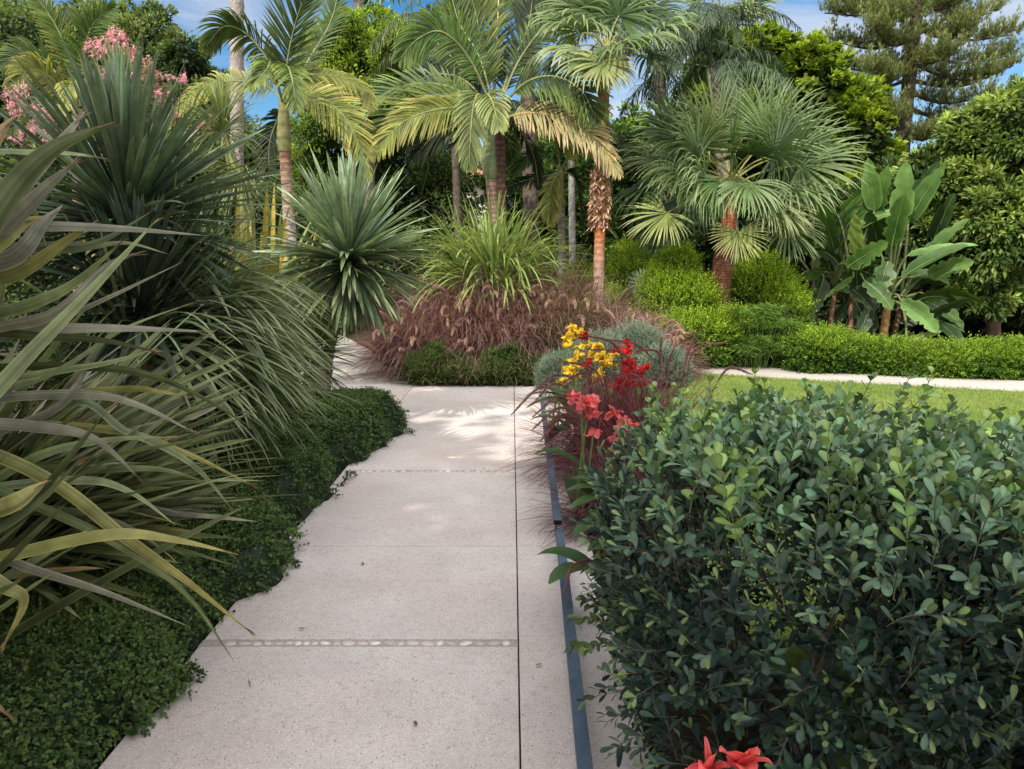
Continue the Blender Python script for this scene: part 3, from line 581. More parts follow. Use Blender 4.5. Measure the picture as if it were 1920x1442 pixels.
# grassy-leaved plants (three heads) with long thin arching leaves
for (px, py, Y, n, L, W, dr, lab, az) in ((325, 600, 4.7, 190, 1.0, .019, 1.1, 'grass-leaved shrub with long thin arching leaves, upper clump beside the dark yucca', (-1.6, 1.9)),
                                 (375, 700, 4.6, 330, .80, .016, 1.1, 'grass-leaved shrub drooping its thin leaves towards the path kerb, lower clump', (-1.7, 1.4)),
                                 (250, 700, 4.1, 200, .9, .02, .9, 'grass-leaved shrub in deep shade behind the flax blades', (-2, 2))):
    c = P(px, py, Y); t = thing('grass_leaved_shrub', lab, 'shrub', (c[0], c[1], .15)); trunk(t, 'trunk', (c[0], c[1], .1), c, .07, .04, (.1, .08, .05))
    mb = MB(); rosette(mb, c, n, L, W, (.035, .06, .025), (.21, .27, .13), -.5, 1.3, dr, S=10, az=az, Ljit=.35, full=.3, core=.05)
    rosette(mb, c, n // 2, L * .8, W, (.02, .03, .015), (.07, .09, .04), -.9, .9, dr, S=8, Ljit=.3)
    k = 60; blades(mb, np.tile(c, (k, 1)), nrm(np.stack([rng.uniform(.5, 1, k), rng.uniform(-.7, .5, k), rng.uniform(.2, .9, k)], 1)), L * 1.15, W * 1.5, dr * 1.3, (.07, .11, .05), (.30, .36, .20), S=12, full=.4)
    mb.build('foliage', M_LEAF, t)
t = thing('grass_leaved_shrub', 'sparse arching tuft whose thin blades hang over the creeper by the path fork', 'shrub', (-1.9, 5.3, .15)); mb = MB(); n = 90
a = rng.uniform(-1.3, .6, n); e = rng.uniform(.2, 1.2, n); blades(mb, A(-1.95, 5.3, .55) + rng.normal(0, .06, (n, 3)), np.stack([np.cos(e) * np.cos(a), np.cos(e) * np.sin(a), np.sin(e)], 1), rng.uniform(.5, .85, n), .013, 1.1, (.04, .06, .025), (.24, .30, .14), S=10)
trunk(t, 'trunk', (-1.95, 5.3, .1), (-1.95, 5.3, .56), .05, .04, (.1, .08, .05)); mb.build('foliage', M_LEAF, t)
# round yucca beside the path with a leaning trunk
c3 = P(655, 492, 7.4); b3 = G(590, 720); b3 = np.array([P(596, 735, 7.5)[0], 7.6, .0])
t = thing('yucca', 'round-headed yucca on a leaning brown trunk where the path forks', 'yucca', b3)
trunk(t, 'trunk', b3, c3 - A(0, 0, .06), .065, .045, (.16, .11, .085), .12, 60, .03)
mb = MB(); rosette(mb, c3, 185, 1.03, .055, (.08, .13, .065), (.35, .45, .28), .15, 1.55, .28, S=8, full=.42, Ljit=.22, fold=.15, K=5, streak=.08)
rosette(mb, c3, 150, 1.0, .046, (.045, .075, .03), (.20, .26, .13), -.75, .35, .5, S=8, full=.4, Ljit=.2)
rosette(mb, c3, 60, .8, .045, (.03, .05, .022), (.14, .17, .08), -1.35, -.5, .5, S=8)
mb.build('foliage', M_WAXY, t, smooth=True)
# its small sidekick
c4 = P(592, 655, 7.1); t = thing('yucca', 'small spiky green yucca on a stubby trunk left of the leaning yucca', 'yucca', (c4[0] + .05, c4[1], 0))
trunk(t, 'trunk', (c4[0] + .08, c4[1], 0), c4, .08, .06, (.14, .10, .08), .12)
mb = MB(); rosette(mb, c4, 170, .5, .016, (.05, .085, .03), (.18, .24, .09), -.3, 1.55, .2); mb.build('foliage', M_LEAF, t)
c5 = P(585, 690, 7.5); t = thing('grass_leaved_shrub', 'fine-leaved shrub hanging over the fork of the path, under the small yucca', 'shrub', (c5[0] - .1, c5[1], 0)); trunk(t, 'trunk', (c5[0] - .1, c5[1], 0), c5, .06, .04, (.12, .09, .06))
mb = MB(); rosette(mb, c5, 120, .55, .015, (.04, .06, .02), (.17, .21, .09), -.5, 1.0, .8, S=7); mb.build('foliage', M_LEAF, t)
# blue-green tufts low by the flax
for (px, py, lab) in ((440, 855, 'small blue-green grass tuft behind the creeper, nearer the kerb'), (395, 840, 'small blue-green grass tuft half hidden by the flax tips')):
    c = G(px, py, .18); t = thing('grass_tuft', lab, 'grass tuft', c); mb = MB(); rosette(mb, c, 160, .28, .006, (.04, .07, .05), (.10, .15, .11), .1, 1.5, .5); mb.build('foliage', M_LEAF, t)
# single broad blade leaf by the kerb end
# yellow-striped flax
for (px, py, Y, n, lab) in ((440, 540, 8.2, 60, 'flax with yellow and orange striped upright blades behind the left bed'), (520, 560, 8.6, 36, 'smaller yellow-striped flax beside the thin palm trunk'), (330, 520, 8.6, 40, 'pale striped flax partly hidden by the dark yucca')):
    c = P(px, py, Y); c[2] = .1; t = thing('striped_flax', lab, 'flax plant', c); H = 2.35
    a = rng.uniform(0, 2 * pi, n); e = rng.uniform(.95, 1.5, n); d = np.stack([np.cos(e) * np.cos(a), np.cos(e) * np.sin(a), np.sin(e)], 1); b = c + rng.normal(0, .12, (n, 3)) * A(1, 1, 0)
    k = rng.random(n); c0 = np.where(k[:, None] < .35, A(.45, .30, .05), np.where(k[:, None] < .7, A(.30, .30, .10), A(.16, .20, .08))); mb = MB()
    blades(mb, b, d, H * rng.uniform(.6, 1.05, n), .085, .15 * rng.random(n), c0 * .8, c0 * 1.1, S=8, full=.6, edge=c0 * A(.6, .8, .7)); mb.build('foliage', M_WAXY, t, smooth=True)
# low undergrowth filling the bed
for i, (x0, y0, r, lab) in enumerate(((-3.0, 5.4, .55, 'dark rounded shrub deep in the left bed behind the grassy leaves'), (-2.3, 6.4, .4, 'low dark shrub at the far end of the left bed'), (-3.6, 4.0, .7, 'dark shrub at the far left behind the flax'), (-3.9, 6.8, .7, 'leafy shrub behind the tall dark yucca'), (-4.6, 5.4, .8, 'dense green shrub behind the left bed'))):
    t = thing('shrub', lab, 'shrub', (x0, y0, .1)); mb = MB(); crown(mb, [((x0, y0, .2 + r * .6), r)], 60, 60, .06, .03, (.012, .03, .01), (.045, .08, .025)); mb.build('foliage', M_LEAF, t)
# ================================================================== big grey-green bushes in front on the right
def big_bush(label, cx, cy, rx, ry, hz, n, dens=1.0, ztop=None, lean=0, seed=0):
    t = thing('broadleaf_bush', label, 'bush', (cx, cy, 0), 'grey-green bushes beside the path'); ml = MB(); ms = MB()
    th = rng.uniform(0, 2 * pi, n); v = rng.uniform(-.8, pi / 2, n)
    # rounded box: superellipsoid
    p_ = 4.0; d = np.stack([np.cos(v) * np.cos(th), np.cos(v) * np.sin(th), np.sin(v)], 1); q = (np.abs(d) ** p_).sum(1) ** (1 / p_); s = d / q[:, None]
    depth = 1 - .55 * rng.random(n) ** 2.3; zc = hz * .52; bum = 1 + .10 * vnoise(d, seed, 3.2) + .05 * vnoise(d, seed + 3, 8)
    pos = A(cx, cy, zc) + s * A(rx, ry, hz * .5) * (depth * bum)[:, None]
    pos[:, 2] = np.maximum(pos[:, 2], .10 + .1 * rng.random(n)); pos[:, 0] += lean * pos[:, 2]
    nn = nrm(s / A(rx, ry, hz * .5) + A(0, 0, .05))
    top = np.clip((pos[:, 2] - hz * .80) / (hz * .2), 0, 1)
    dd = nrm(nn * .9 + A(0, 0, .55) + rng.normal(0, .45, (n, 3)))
    tone = np.clip(.06 + .9 * top * depth ** 3 + rng.normal(0, .07, n) * (.6 + top), 0, 1)  # light on top and shade below are put into the leaf tone
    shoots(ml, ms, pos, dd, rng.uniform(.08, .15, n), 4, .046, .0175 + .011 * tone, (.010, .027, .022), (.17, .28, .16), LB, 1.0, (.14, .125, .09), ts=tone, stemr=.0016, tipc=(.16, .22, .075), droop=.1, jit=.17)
    # tall young shoots standing out of the top
    m = max(8, n // 42); x = cx + rng.uniform(-.85, .85, m) * rx; y = cy + rng.uniform(-.9, .9, m) * ry; pp = np.stack([x + lean * hz, y, np.full(m, hz * .93)], 1)
    shoots(ml, ms, pp, nrm(rng.normal(0, .28, (m, 3)) + A(0, 0, 1)), rng.uniform(.14, .30, m), 7, .042, .031, (.09, .16, .06), (.24, .36, .10), LB, 1.0, (.2, .2, .1), stemr=.0018, tipc=(.25, .33, .10), droop=.1)
    # yellow-green fresh tips scattered over the sides
    m = n // 45; k = rng.choice(n, m); shoots(ml, ms, pos[k] + nn[k] * .05, dd[k], .05, 2, .036, .021, (.13, .20, .06), (.24, .32, .10), LB, .8, (.2, .2, .1), whorl=2)
    ml.build('foliage', M_WAXY, t, smooth=True)
    # woody framework
    for i in range(int(26 * rx * ry)):
        b = A(cx + rng.uniform(-.5, .5) * rx, cy + rng.uniform(-.5, .5) * ry, 0); e = A(cx + rng.uniform(-.85, .85) * rx, cy + rng.uniform(-.9, .9) * ry, hz * rng.uniform(.6, .9))
        c = catmull([b, lerp(b, e, .4) + rng.normal(0, .06, 3), e], 10); tube(ms, c, np.linspace(.013, .004, 10), (.10, .085, .06), 6, .08)
        for _ in range(4):
            f = c[rng.integers(3, 9)]; g = f + nrm(e - b + rng.normal(0, .9, 3)) * rng.uniform(.15, .35); tube(ms, catmull([f, lerp(f, g, .5) + rng.normal(0, .02, 3), g], 6), np.linspace(.005, .002, 6), (.13, .11, .08), 5)
    ms.build('branches', M_BARK, t); return t
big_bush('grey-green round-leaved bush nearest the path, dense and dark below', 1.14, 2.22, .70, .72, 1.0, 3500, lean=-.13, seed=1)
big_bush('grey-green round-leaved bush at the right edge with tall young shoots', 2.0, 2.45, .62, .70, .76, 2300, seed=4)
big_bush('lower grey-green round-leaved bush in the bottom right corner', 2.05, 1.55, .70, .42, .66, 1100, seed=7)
# sprigs reaching out over the rail
t = thing('broadleaf_sprout', 'leafy sprig reaching over the steel rail from the nearest bush', 'sprout', G(1200, 1200)); ml = MB(); ms = MB()
for (pp) in ([(1200, 1180, 2.1), (1150, 1170, 2.08), (1090, 1160, 2.06)], [(1200, 1200, 2.1), (1140, 1205, 2.05), (1085, 1212, 2.03)], [(1200, 1130, 2.2), (1140, 1135, 2.18), (1105, 1125, 2.15)], [(1180, 905, 3.0), (1120, 890, 3.0), (1090, 880, 3.0)]):
    c = catmull([P(*q) for q in pp], 8); tube(ms, c, np.linspace(.003, .0015, 8), (.16, .13, .08), 5)
    shoots(ml, None, c[2:], np.tile(nrm(c[-1] - c[0]), (6, 1)), .03, 2, .034, .02, (.04, .08, .03), (.10, .15, .05), L5, 1.1)
ml.build('foliage', M_WAXY, t, smooth=True); ms.build('branches', M_BARK, t)

# ================================================================== plumes of the fountain grass (shared meshes)
def plume_mesh(seed, c0, c1, L=.24, bend=1.2):
    st = rng.bit_generator.state; mb = MB(); base = A(0, 0, 0)[None]; S = 14
    pts, tt = grow(base, A(.3, 0, 1)[None] / 1.04, L, bend, S, 1.0); pts = pts[0]; tt = tt[0]
    tube(mb, pts, .0035 * np.ones(S + 1), np.array(c0) * .7, 5)
    n = 760; u = rng.random(n) * S; i = u.astype(int); p = pts[i] + (pts[np.minimum(i + 1, S)] - pts[i]) * (u - i)[:, None]; f = u / S
    pr = np.sin(np.pi * np.clip(f * .92 + .06, 0, 1)) ** .5; r = rdir(n); t = tt[i]; r = perp(t, r); d = nrm(t * .9 + r)
    blades(mb, p, d, .026 * pr * rng.uniform(.7, 1.2, n), .0034, .1, mixcol(c0, c1, n, .15), mixcol(c1, c1, n, .15), S=2, fold=.1)
    return mb.mesh('plume', M_PLUME)
PURP = [plume_mesh(k, (.38, .19, .22), (.68, .46, .45), L, b) for k, (L, b) in enumerate(((.24, 1.0), (.22, 1.8), (.27, 1.4)))]
TANP = [plume_mesh(k, (.52, .36, .26), (.74, .58, .44), L, b) for k, (L, b) in enumerate(((.20, 1.4), (.18, 2.2)))]
DARKP = [plume_mesh(k, (.10, .022, .035), (.20, .075, .08), L, b) for k, (L, b) in enumerate(((.21, .9), (.22, 1.5)))]
def add_plume(t, meshes, p, az, s=1.0, tilt=.15, stem_from=None, stemc=(.2, .1, .09)):
    o = bpy.data.objects.new('seed_head', meshes[rng.integers(len(meshes))]); C.objects.link(o); o.parent = t
    o.location = Vector(np.array(p) - np.array(t.location)); o.rotation_euler = (0, tilt, az); o.scale = (s, s, s)
def fountain_grass(label, c, h, n, npl, meshes, c0, c1, spread=.9, s=1.0, azr=(0, 2 * pi), plh=(.55, 1.0), W=.004, group='purple fountain grass tufts', plrad=.5):
    t = thing('fountain_grass', label, 'ornamental grass', c, group); mb = MB(); c = np.array(c, float)
    a = rng.uniform(*azr, n); e = 1.5 - spread * rng.random(n) ** .8; d = np.stack([np.cos(e) * np.cos(a), np.cos(e) * np.sin(a), np.sin(e)], 1)
    blades(mb, c + rng.normal(0, .06 * h / .6, (n, 3)) * A(1, 1, 0), d, h * rng.uniform(.6, 1.15, n), W, 1.1 * rng.uniform(.3, 1.6, n), mixcol(c0, c1, n, .2), mixcol(c1, c1, n, .25), S=7, full=.3)
    for k in range(npl):
        a = rng.uniform(*azr); r = plrad * h * rng.random() ** .6; z = h * rng.uniform(*plh) - r * .35
        e_ = rng.uniform(.15, 1.35); p = c + A(cos(e_) * cos(a) * plrad * h * 1.05, cos(e_) * sin(a) * plrad * h * 1.05, sin(e_) * h * .66 + .08) * rng.uniform(.85, 1.05) * A(1, 1, 1) + (1 - 1) ; p = c + (p - c); b = c + A(cos(a), sin(a), 0) * .05
        tube(mb, catmull([b, lerp(b, p, .5) + A(0, 0, .08 * h), p], 7), .0016, (.22, .12, .09), 4, cap=False)
        add_plume(t, meshes, p, a + rng.normal(0, .5), s * rng.uniform(.75, 1.1), rng.uniform(.1, .8))
    mb.build('foliage', M_LEAF, t); return t
DR = ((.06, .012, .024), (.19, .06, .075)); MR = ((.085, .028, .04), (.27, .15, .145))
MG = ((.06, .055, .025), (.22, .19, .10))
# near tuft right beside the rail
g1 = (.68, 4.35, 0); fountain_grass('wine-red fountain grass leaning over the steel rail, nearest tuft', g1, .60, 1500, 0, DARKP, *DR, spread=1.35, W=.0045)
g2 = (.80, 5.6, 0); tg = fountain_grass('wine-red fountain grass with dark plumes in front of the cannas', g2, 1.0, 1500, 0, DARKP, *DR, spread=1.2, W=.006)
g3 = (1.05, 5.1, 0); fountain_grass('wine-red fountain grass behind the coral cannas', g3, .95, 1300, 0, DARKP, *DR, spread=1.1, W=.006)
# the arching dark plumes seen against the path: stem start, middle, tip
root = tg; mbp = MB()
arch = [((1060, 735, 5.0), (1010, 728, 4.9), (958, 778, 4.8)), ((1090, 745, 4.9), (1040, 720, 4.8), (996, 760, 4.7)), ((1100, 760, 4.8), (1050, 742, 4.7), (998, 782, 4.6)), ((1100, 790, 4.7), (1050, 765, 4.6), (998, 805, 4.5)),
        ((1100, 810, 4.6), (1055, 782, 4.5), (1012, 828, 4.4)), ((1105, 800, 4.6), (1060, 778, 4.5), (1020, 800, 4.4)), ((1120, 820, 4.4), (1065, 810, 4.3), (1018, 842, 4.2)), ((1070, 705, 5.2), (1040, 705, 5.1), (1010, 725, 5.0)), ((1130, 715, 5.4), (1090, 700, 5.3), (1040, 728, 5.2)), ((1190, 720, 5.4), (1140, 706, 5.3), (1085, 740, 5.2)),
        ((1180, 700, 5.2), (1150, 645, 5.2), (1086, 627, 5.1)), ((1240, 700, 5.2), (1200, 650, 5.2), (1135, 636, 5.1)), ((1130, 720, 5.2), (1110, 690, 5.2), (1052, 677, 5.1)), ((1215, 735, 5.0), (1190, 705, 5.0), (1130, 705, 4.9)), ((1200, 690, 5.6), (1160, 660, 5.6), (1100, 655, 5.5)),
        ((1230, 760, 4.6), (1225, 720, 4.6), (1180, 712, 4.6)), ((1240, 700, 5.2), (1232, 660, 5.2), (1190, 658, 5.2)), ((1240, 720, 5.5), (1238, 670, 5.5), (1240, 632, 5.5)), ((1250, 720, 5.5), (1250, 690, 5.5), (1268, 642, 5.5)), ((1275, 740, 5.5), (1285, 680, 5.5), (1305, 622, 5.5)), ((1285, 745, 5.5), (1300, 660, 5.5), (1365, 640, 5.5)), ((1330, 745, 5.0), (1365, 692, 5.0), (1412, 702, 5.0)),
        ((1165, 1080, 2.6), (1120, 1052, 2.6), (1075, 1062, 2.5), (1055, 1120, 2.45)), ((1170, 1060, 2.6), (1125, 1048, 2.6), (1088, 1075, 2.5))]
def curved_plume(mb, c, c0, c1, n=900, rad=.022):
    S = len(c) - 1; tt = nrm(np.gradient(c, axis=0)); tube(mb, c, .0022, np.array(c0) * .8, 5)
    u = (.25 + .75 * rng.random(n)) * S * .999; i = u.astype(int); p = c[i] + (c[i + 1] - c[i]) * (u - i)[:, None]; f = (u / S - .25) / .75; pr = np.sin(np.pi * np.clip(f * .9 + .08, 0, 1)) ** .5
    r = perp(tt[i], rdir(n)); blades(mb, p, nrm(tt[i] + r * .9), rad * pr * rng.uniform(.7, 1.2, n), .0026, .1, mixcol(c0, c1, n, .2), mixcol(c1, c1, n, .2), S=2, fold=.1)
for k, q in enumerate(arch):
    m_ = MB(); pts = [P(*v) for v in q]; c = catmull(pts, 22); near = q[0][2] < 3.5
    if near: curved_plume(m_, c, (.17, .06, .075), (.38, .20, .21), n=1300, rad=.011); m_.build('seed_head', M_PLUME, root); continue
    gb = A(*g2) if not near else A(c[0][0] + .12, c[0][1] + .1, 0); st = catmull([gb + rng.normal(0, .04, 3) * A(1, 1, 0), lerp(gb, c[0], .6) + A(0, 0, .08), c[0]], 10); tube(m_, st, .0013, (.10, .05, .04), 4)
    curved_plume(m_, c, (.17, .06, .075), (.38, .20, .21), n=1300, rad=.021 if q[0][2] > 4 else .011); m_.build('seed_head', M_PLUME, root)

# ================================================================== cannas
def petal_cluster(mb, c, r, n, c0, c1, up=.3):
    d = nrm(rdir(n, -.3, 1) + A(0, 0, up)); w = rng.uniform(.55, .8, n) * r
    S = 6; pts, tt = grow(np.tile(c, (n, 1)), d, r * rng.uniform(.8, 1.2, n), rng.uniform(.4, 2.0, n), S); sd = perp(d, rdir(n))
    pr = np.array([.15, .5, .85, 1, .95, .65, .12]); j = pts + rng.normal(0, .018 * r / .07, pts.shape) * np.linspace(0, 1, S + 1)[None, :, None] * .35
    ribbons(mb, j, sd, w[:, None] * pr[None], mixcol(c0, c1, n, .12), mixcol(c1, c0, n, .12), fold=.22)
def canna(label, px, py, Y, kind, nb=4, hpx=None, leaves=3, group=None, size=.06):
    cols = {'yellow': ((.62, .36, .015), (.80, .60, .05)), 'red': ((.42, .004, .006), (.62, .010, .012)), 'coral': ((.68, .09, .12), (.84, .25, .26))}[kind]
    top = P(px, py, Y); b = A(top[0] + rng.normal(0, .04), top[1] + rng.normal(.05, .04), 0); t = thing('canna', label, 'canna lily', b, group)
    mb = MB(); c = catmull([b, lerp(b, top, .5) + rng.normal(0, .015, 3), top], 14); tube(mb, c, np.linspace(.012, .005, 14), (.10, .16, .05) if kind != 'red' else (.12, .06, .05), 8); mb.build('stem', M_STEM, t, smooth=True)
    for i in range(nb):
        m = MB(); q = top + rng.normal(0, .5 * size, 3) * A(1, 1, .7) - A(0, 0, i * size * .42)
        petal_cluster(m, q, size * rng.uniform(.85, 1.15), 9, *cols); m.build('blossom', M_PETAL, t, smooth=True)
    for i in range(leaves):
        m = MB(); a = rng.uniform(0, 2 * pi); p0 = c[rng.integers(1, 6)]; d = A(cos(a) * .75, sin(a) * .75, .8)
        red = kind == 'red'; L = rng.uniform(.32, .45)
        blades(m, p0[None], d[None], L, .12, 1.1, (.03, .075, .02) if not red else (.04, .03, .02), (.06, .12, .03) if not red else (.07, .035, .03), S=10, prof=prof_oval(10, .85), fold=.12, roll=0)
        m.build('leaf', M_GLOSS, t, smooth=True)
    return t
yl = 'yellow cannas behind the wine-red grass'; rd = 'red cannas by the grey-green shrub'; cl = 'coral cannas beside the rail'
for (px, py, Y, nb, lab) in ((1075, 612, 6.6, 5, 'tallest yellow canna, topmost blossom of the yellow group'), (1060, 632, 6.5, 4, 'yellow canna just left of the tallest one'), (1090, 648, 6.4, 3, 'yellow canna with a loose blossom below the tallest'), (1120, 652, 6.3, 6, 'yellow canna in the middle beside the dark plumes'), (1130, 672, 6.2, 4, 'yellow canna under the middle blossoms'), (1152, 668, 6.4, 4, 'yellow canna nearest the red blossoms'), (1075, 680, 6.1, 5, 'lower left yellow canna with a round full head'), (1122, 700, 6.0, 3, 'lowest yellow canna, close above the plumes'), (1053, 706, 6.0, 2, 'small orange-yellow canna low by the rail end')):
    canna(lab, px, py, Y, 'yellow', nb, group=yl, size=.062)
for (px, py, Y, nb, lab) in ((1166, 645, 6.2, 4, 'highest red canna, right of the yellow ones'), (1102, 636, 6.5, 2, 'red canna peeping out between the yellow blossoms'), (1182, 680, 6.0, 5, 'red canna with a broad blossom below the highest'), (1200, 692, 5.9, 5, 'rightmost red canna, beside the grey-green shrub'), (1160, 712, 5.8, 4, 'low red canna behind the arching plumes'), (1106, 686, 6.0, 1, 'single small red blossom among the yellow cannas'), (1192, 712, 5.9, 2, 'small red canna under the rightmost one')):
    canna(lab, px, py, Y, 'red', nb, group=rd, size=.068, leaves=2)
for (px, py, Y, nb, lab) in ((1105, 752, 4.3, 6, 'coral canna in the middle of the wine-red grass'), (1088, 738, 4.5, 2, 'small coral canna at the left of the full one'), (1168, 785, 3.4, 7, 'coral canna with a long hanging head against the bush'), (1112, 815, 4.2, 1, 'single coral bud low in the grass'), (1132, 898, 3.1, 2, 'little coral canna among the bush leaves near the rail')):
    canna(lab, px, py, Y, 'coral', nb, group=cl, size=.055 if Y > 3.3 and Y < 4 else (.06 if Y > 4 else .032), leaves=2)
# two close coral blossoms at the bottom of the bush, large petals
for (px, py, lab, s) in ((1330, 1425, 'close coral canna at the bottom of the bush, left one with a narrow bud', 0), (1386, 1418, 'close coral canna at the bottom of the bush, right one with folded petals', 1)):
    top = P(px, py + 25, 1.38); b = A(top[0], top[1] + .1, 0); t = thing('canna', lab, 'canna lily', b, cl); m = MB(); tube(m, catmull([b, lerp(b, top, .5), top], 10), np.linspace(.010, .005, 10), (.09, .14, .05), 8); m.build('stem', M_STEM, t, smooth=True)
    specs = [(-.75, .6, .078, .042, 1.5), (.15, 1.0, .062, .040, .5), (-.12, 1.2, .092, .014, .03), (-.9, .2, .06, .040, 1.0), (.5, .5, .05, .035, 1.0), (-.2, .5, .055, .04, 1.2)] if s == 0 else [(-.45, .9, .080, .050, .5), (.35, 1.0, .090, .042, .3), (.05, .5, .07, .048, .9), (.5, .6, .075, .045, 1.0), (-.1, .8, .075, .05, .7)]
    for (dx, dz, L, W, dr) in specs:
        m = MB(); blades(m, top[None], A(dx, -.25, dz)[None], L, W, dr, (.62, .05, .07), (.80, .17, .17), S=12, prof=prof_oval(12, .9) * (1 + rng.normal(0, .06, 13)), fold=.24, roll=rng.normal(0, .4), K=9, streak=.13, windy=.25); m.build('petal', M_PETAL, t, smooth=True)
# broad canna leaves poking out on the path side
for (px, py, Y, dx, L, lab) in ((1010, 745, 5.6, -1, .38, 'broad dark canna leaf tuft lying over the far end of the rail'), (1115, 925, 3.1, -1, .28, 'dark canna leaf tuft by the rail under the wine-red grass'), (1130, 1010, 2.7, -.6, .22, 'broad canna leaf tuft sticking out of the nearest bush')):
    c = P(px + 60, py + 5, Y); t = thing('canna_leaf_tuft', lab, 'canna lily', (c[0], c[1], 0)); m = MB(); tube(m, [(c[0], c[1], 0), c * A(1, 1, .5), c], .006, (.08, .12, .05), 6); m.build('stem', M_STEM, t)
    for k in range(3):
        m = MB(); blades(m, c[None], A(dx, -.3 + .4 * k, .25 + .2 * k)[None], L, .09, .8, (.035, .08, .025), (.07, .13, .04), S=10, prof=prof_oval(10, .85), fold=.1, roll=0); m.build('leaf', M_GLOSS, t, smooth=True)
# grey-green fine shrubs behind the cannas
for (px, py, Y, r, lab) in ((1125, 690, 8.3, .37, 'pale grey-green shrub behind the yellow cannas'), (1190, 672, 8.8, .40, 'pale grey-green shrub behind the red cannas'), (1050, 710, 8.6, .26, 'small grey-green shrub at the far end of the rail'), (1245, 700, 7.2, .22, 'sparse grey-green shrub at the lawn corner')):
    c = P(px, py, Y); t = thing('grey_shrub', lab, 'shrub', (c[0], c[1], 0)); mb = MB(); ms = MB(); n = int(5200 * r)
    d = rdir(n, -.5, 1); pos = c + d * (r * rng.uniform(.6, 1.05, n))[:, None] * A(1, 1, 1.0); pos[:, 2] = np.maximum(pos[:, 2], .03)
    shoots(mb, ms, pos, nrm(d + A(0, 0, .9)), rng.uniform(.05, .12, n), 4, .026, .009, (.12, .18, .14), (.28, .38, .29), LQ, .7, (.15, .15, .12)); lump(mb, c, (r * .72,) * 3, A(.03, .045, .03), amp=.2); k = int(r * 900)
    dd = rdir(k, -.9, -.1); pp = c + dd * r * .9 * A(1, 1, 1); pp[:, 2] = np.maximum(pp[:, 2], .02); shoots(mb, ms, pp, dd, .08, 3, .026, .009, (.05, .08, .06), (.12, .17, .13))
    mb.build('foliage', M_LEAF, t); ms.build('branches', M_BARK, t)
# bed floor litter of leaves on the soil is left to the soil material

# ================================================================== the island bed at the end of the path
# evergreen ground cover along its front
ml = MB(); ms = MB(); n = 24000; x = rng.uniform(-1.62, .95, n); y = 9.72 + 1.3 * rng.random(n) ** 1.5
fr = 9.72 + .9 * np.clip((-1.25 - x) / .37, 0, 1) ** 2; y = np.maximum(y, fr + .02); h = np.sqrt(np.clip(1 - (1 - np.clip((y - fr) / .3, 0, 1)) ** 2, 0, 1)) * (.34 + .10 * np.sin(x * 6.3 + 2) + .04 * np.sin(x * 17 + 1))
z = np.where(y - fr < .25, h * rng.random(n) ** .5, h); d = nrm(np.stack([rng.normal(0, .4, n), np.where(y - fr < .3, -1, -.2) + rng.normal(0, .3, n), .6 + rng.random(n)], 1))
shoots(ml, ms, np.stack([x, y, z], 1), d, rng.uniform(.04, .10, n), 3, .03, .016, (.025, .055, .014), (.12, .20, .04), LQ, 1.0, (.1, .1, .04), ts=np.clip(.4 + .35 * vnoise(np.stack([x, y, z], 1), 2, 5) + rng.normal(0, .2, n), 0, 1))
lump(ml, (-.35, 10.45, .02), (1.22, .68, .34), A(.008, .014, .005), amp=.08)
k = 900; xs_ = rng.uniform(-1.3, .4, k); blades(ml, np.stack([xs_, 9.72 + .4 * rng.random(k), .02 + .2 * rng.random(k)], 1), nrm(rng.normal(0, .7, (k, 3)) + A(0, -.3, 1)), rng.uniform(.15, .42, k), .005, 1.2, mixcol((.22, .17, .10), (.34, .29, .18), k), S=5)
tag(ml.build('island_ground_cover', M_LEAF), 'low green ground cover along the front edge of the island bed', 'ground cover', kind='stuff'); ms.build('twigs', M_STEM, bpy.data.objects['island_ground_cover'])
# fine green grass tuft at the left corner of the island
c = A(-1.32, 9.95, 0); t = thing('grass_tuft', 'fine green grass tuft at the left corner of the island bed', 'grass tuft', c); mb = MB(); rosette(mb, c + A(0, 0, .05), 260, .42, .007, (.04, .08, .025), (.11, .18, .06), .1, 1.5, .7); mb.build('foliage', M_LEAF, t)
# fountain grass tufts of the island: x, y, height, label
isl = [(-1.55, 10.7, .62, 'leftmost purple fountain grass tuft, spilling over the side path'), (-1.25, 10.5, .80, 'purple fountain grass at the left front of the island'), (-.75, 10.7, .95, 'purple fountain grass left of the island centre, full of plumes'), (-.25, 10.6, .98, 'purple fountain grass at the island centre'), (.25, 10.7, .95, 'purple fountain grass right of the island centre'), (.7, 10.6, .85, 'purple fountain grass at the right front of the island'),
       (-.9, 11.3, 1.12, 'taller purple fountain grass behind the left plumes'), (-.3, 11.2, 1.10, 'taller purple fountain grass below the strap-leaved clump'), (.5, 11.3, 1.12, 'taller purple fountain grass right of the strap-leaved clump'), (1.0, 11.2, 1.0, 'purple fountain grass where the island meets the flower bed')]
for (x, y, h, lab) in isl: fountain_grass(lab, (x, y + (.5 if x > -1.5 else .15), .1), h * 1.62, 1400, 22, PURP + TANP, *(MR if rng.random() < .82 else MG), spread=1.1, s=rng.uniform(1.3, 1.6), W=.009, plh=(.35, .92), azr=(pi * .85, 2 * pi * 1.1), plrad=.55)
isl2 = [(1.5, 11.4, .85, 'purple fountain grass behind the grey-green shrubs, first of the back row'), (1.9, 11.0, .80, 'purple fountain grass behind the grey-green shrubs, second of the back row'), (2.15, 10.9, .62, 'purple fountain grass at the lawn corner end of the back row'), (1.55, 10.3, .80, 'purple fountain grass just over the red cannas'), (1.8, 10.3, .6, 'purple fountain grass leaning towards the lawn')]
for (x, y, h, lab) in isl2: fountain_grass(lab, (x, y, 0), h * 1.38, 1000, 22, PURP + TANP[:1], *MR, spread=1.2, s=1.25, W=.010, plh=(.5, .85), azr=(-1.6, 1.2 + pi * .3), plrad=.6)
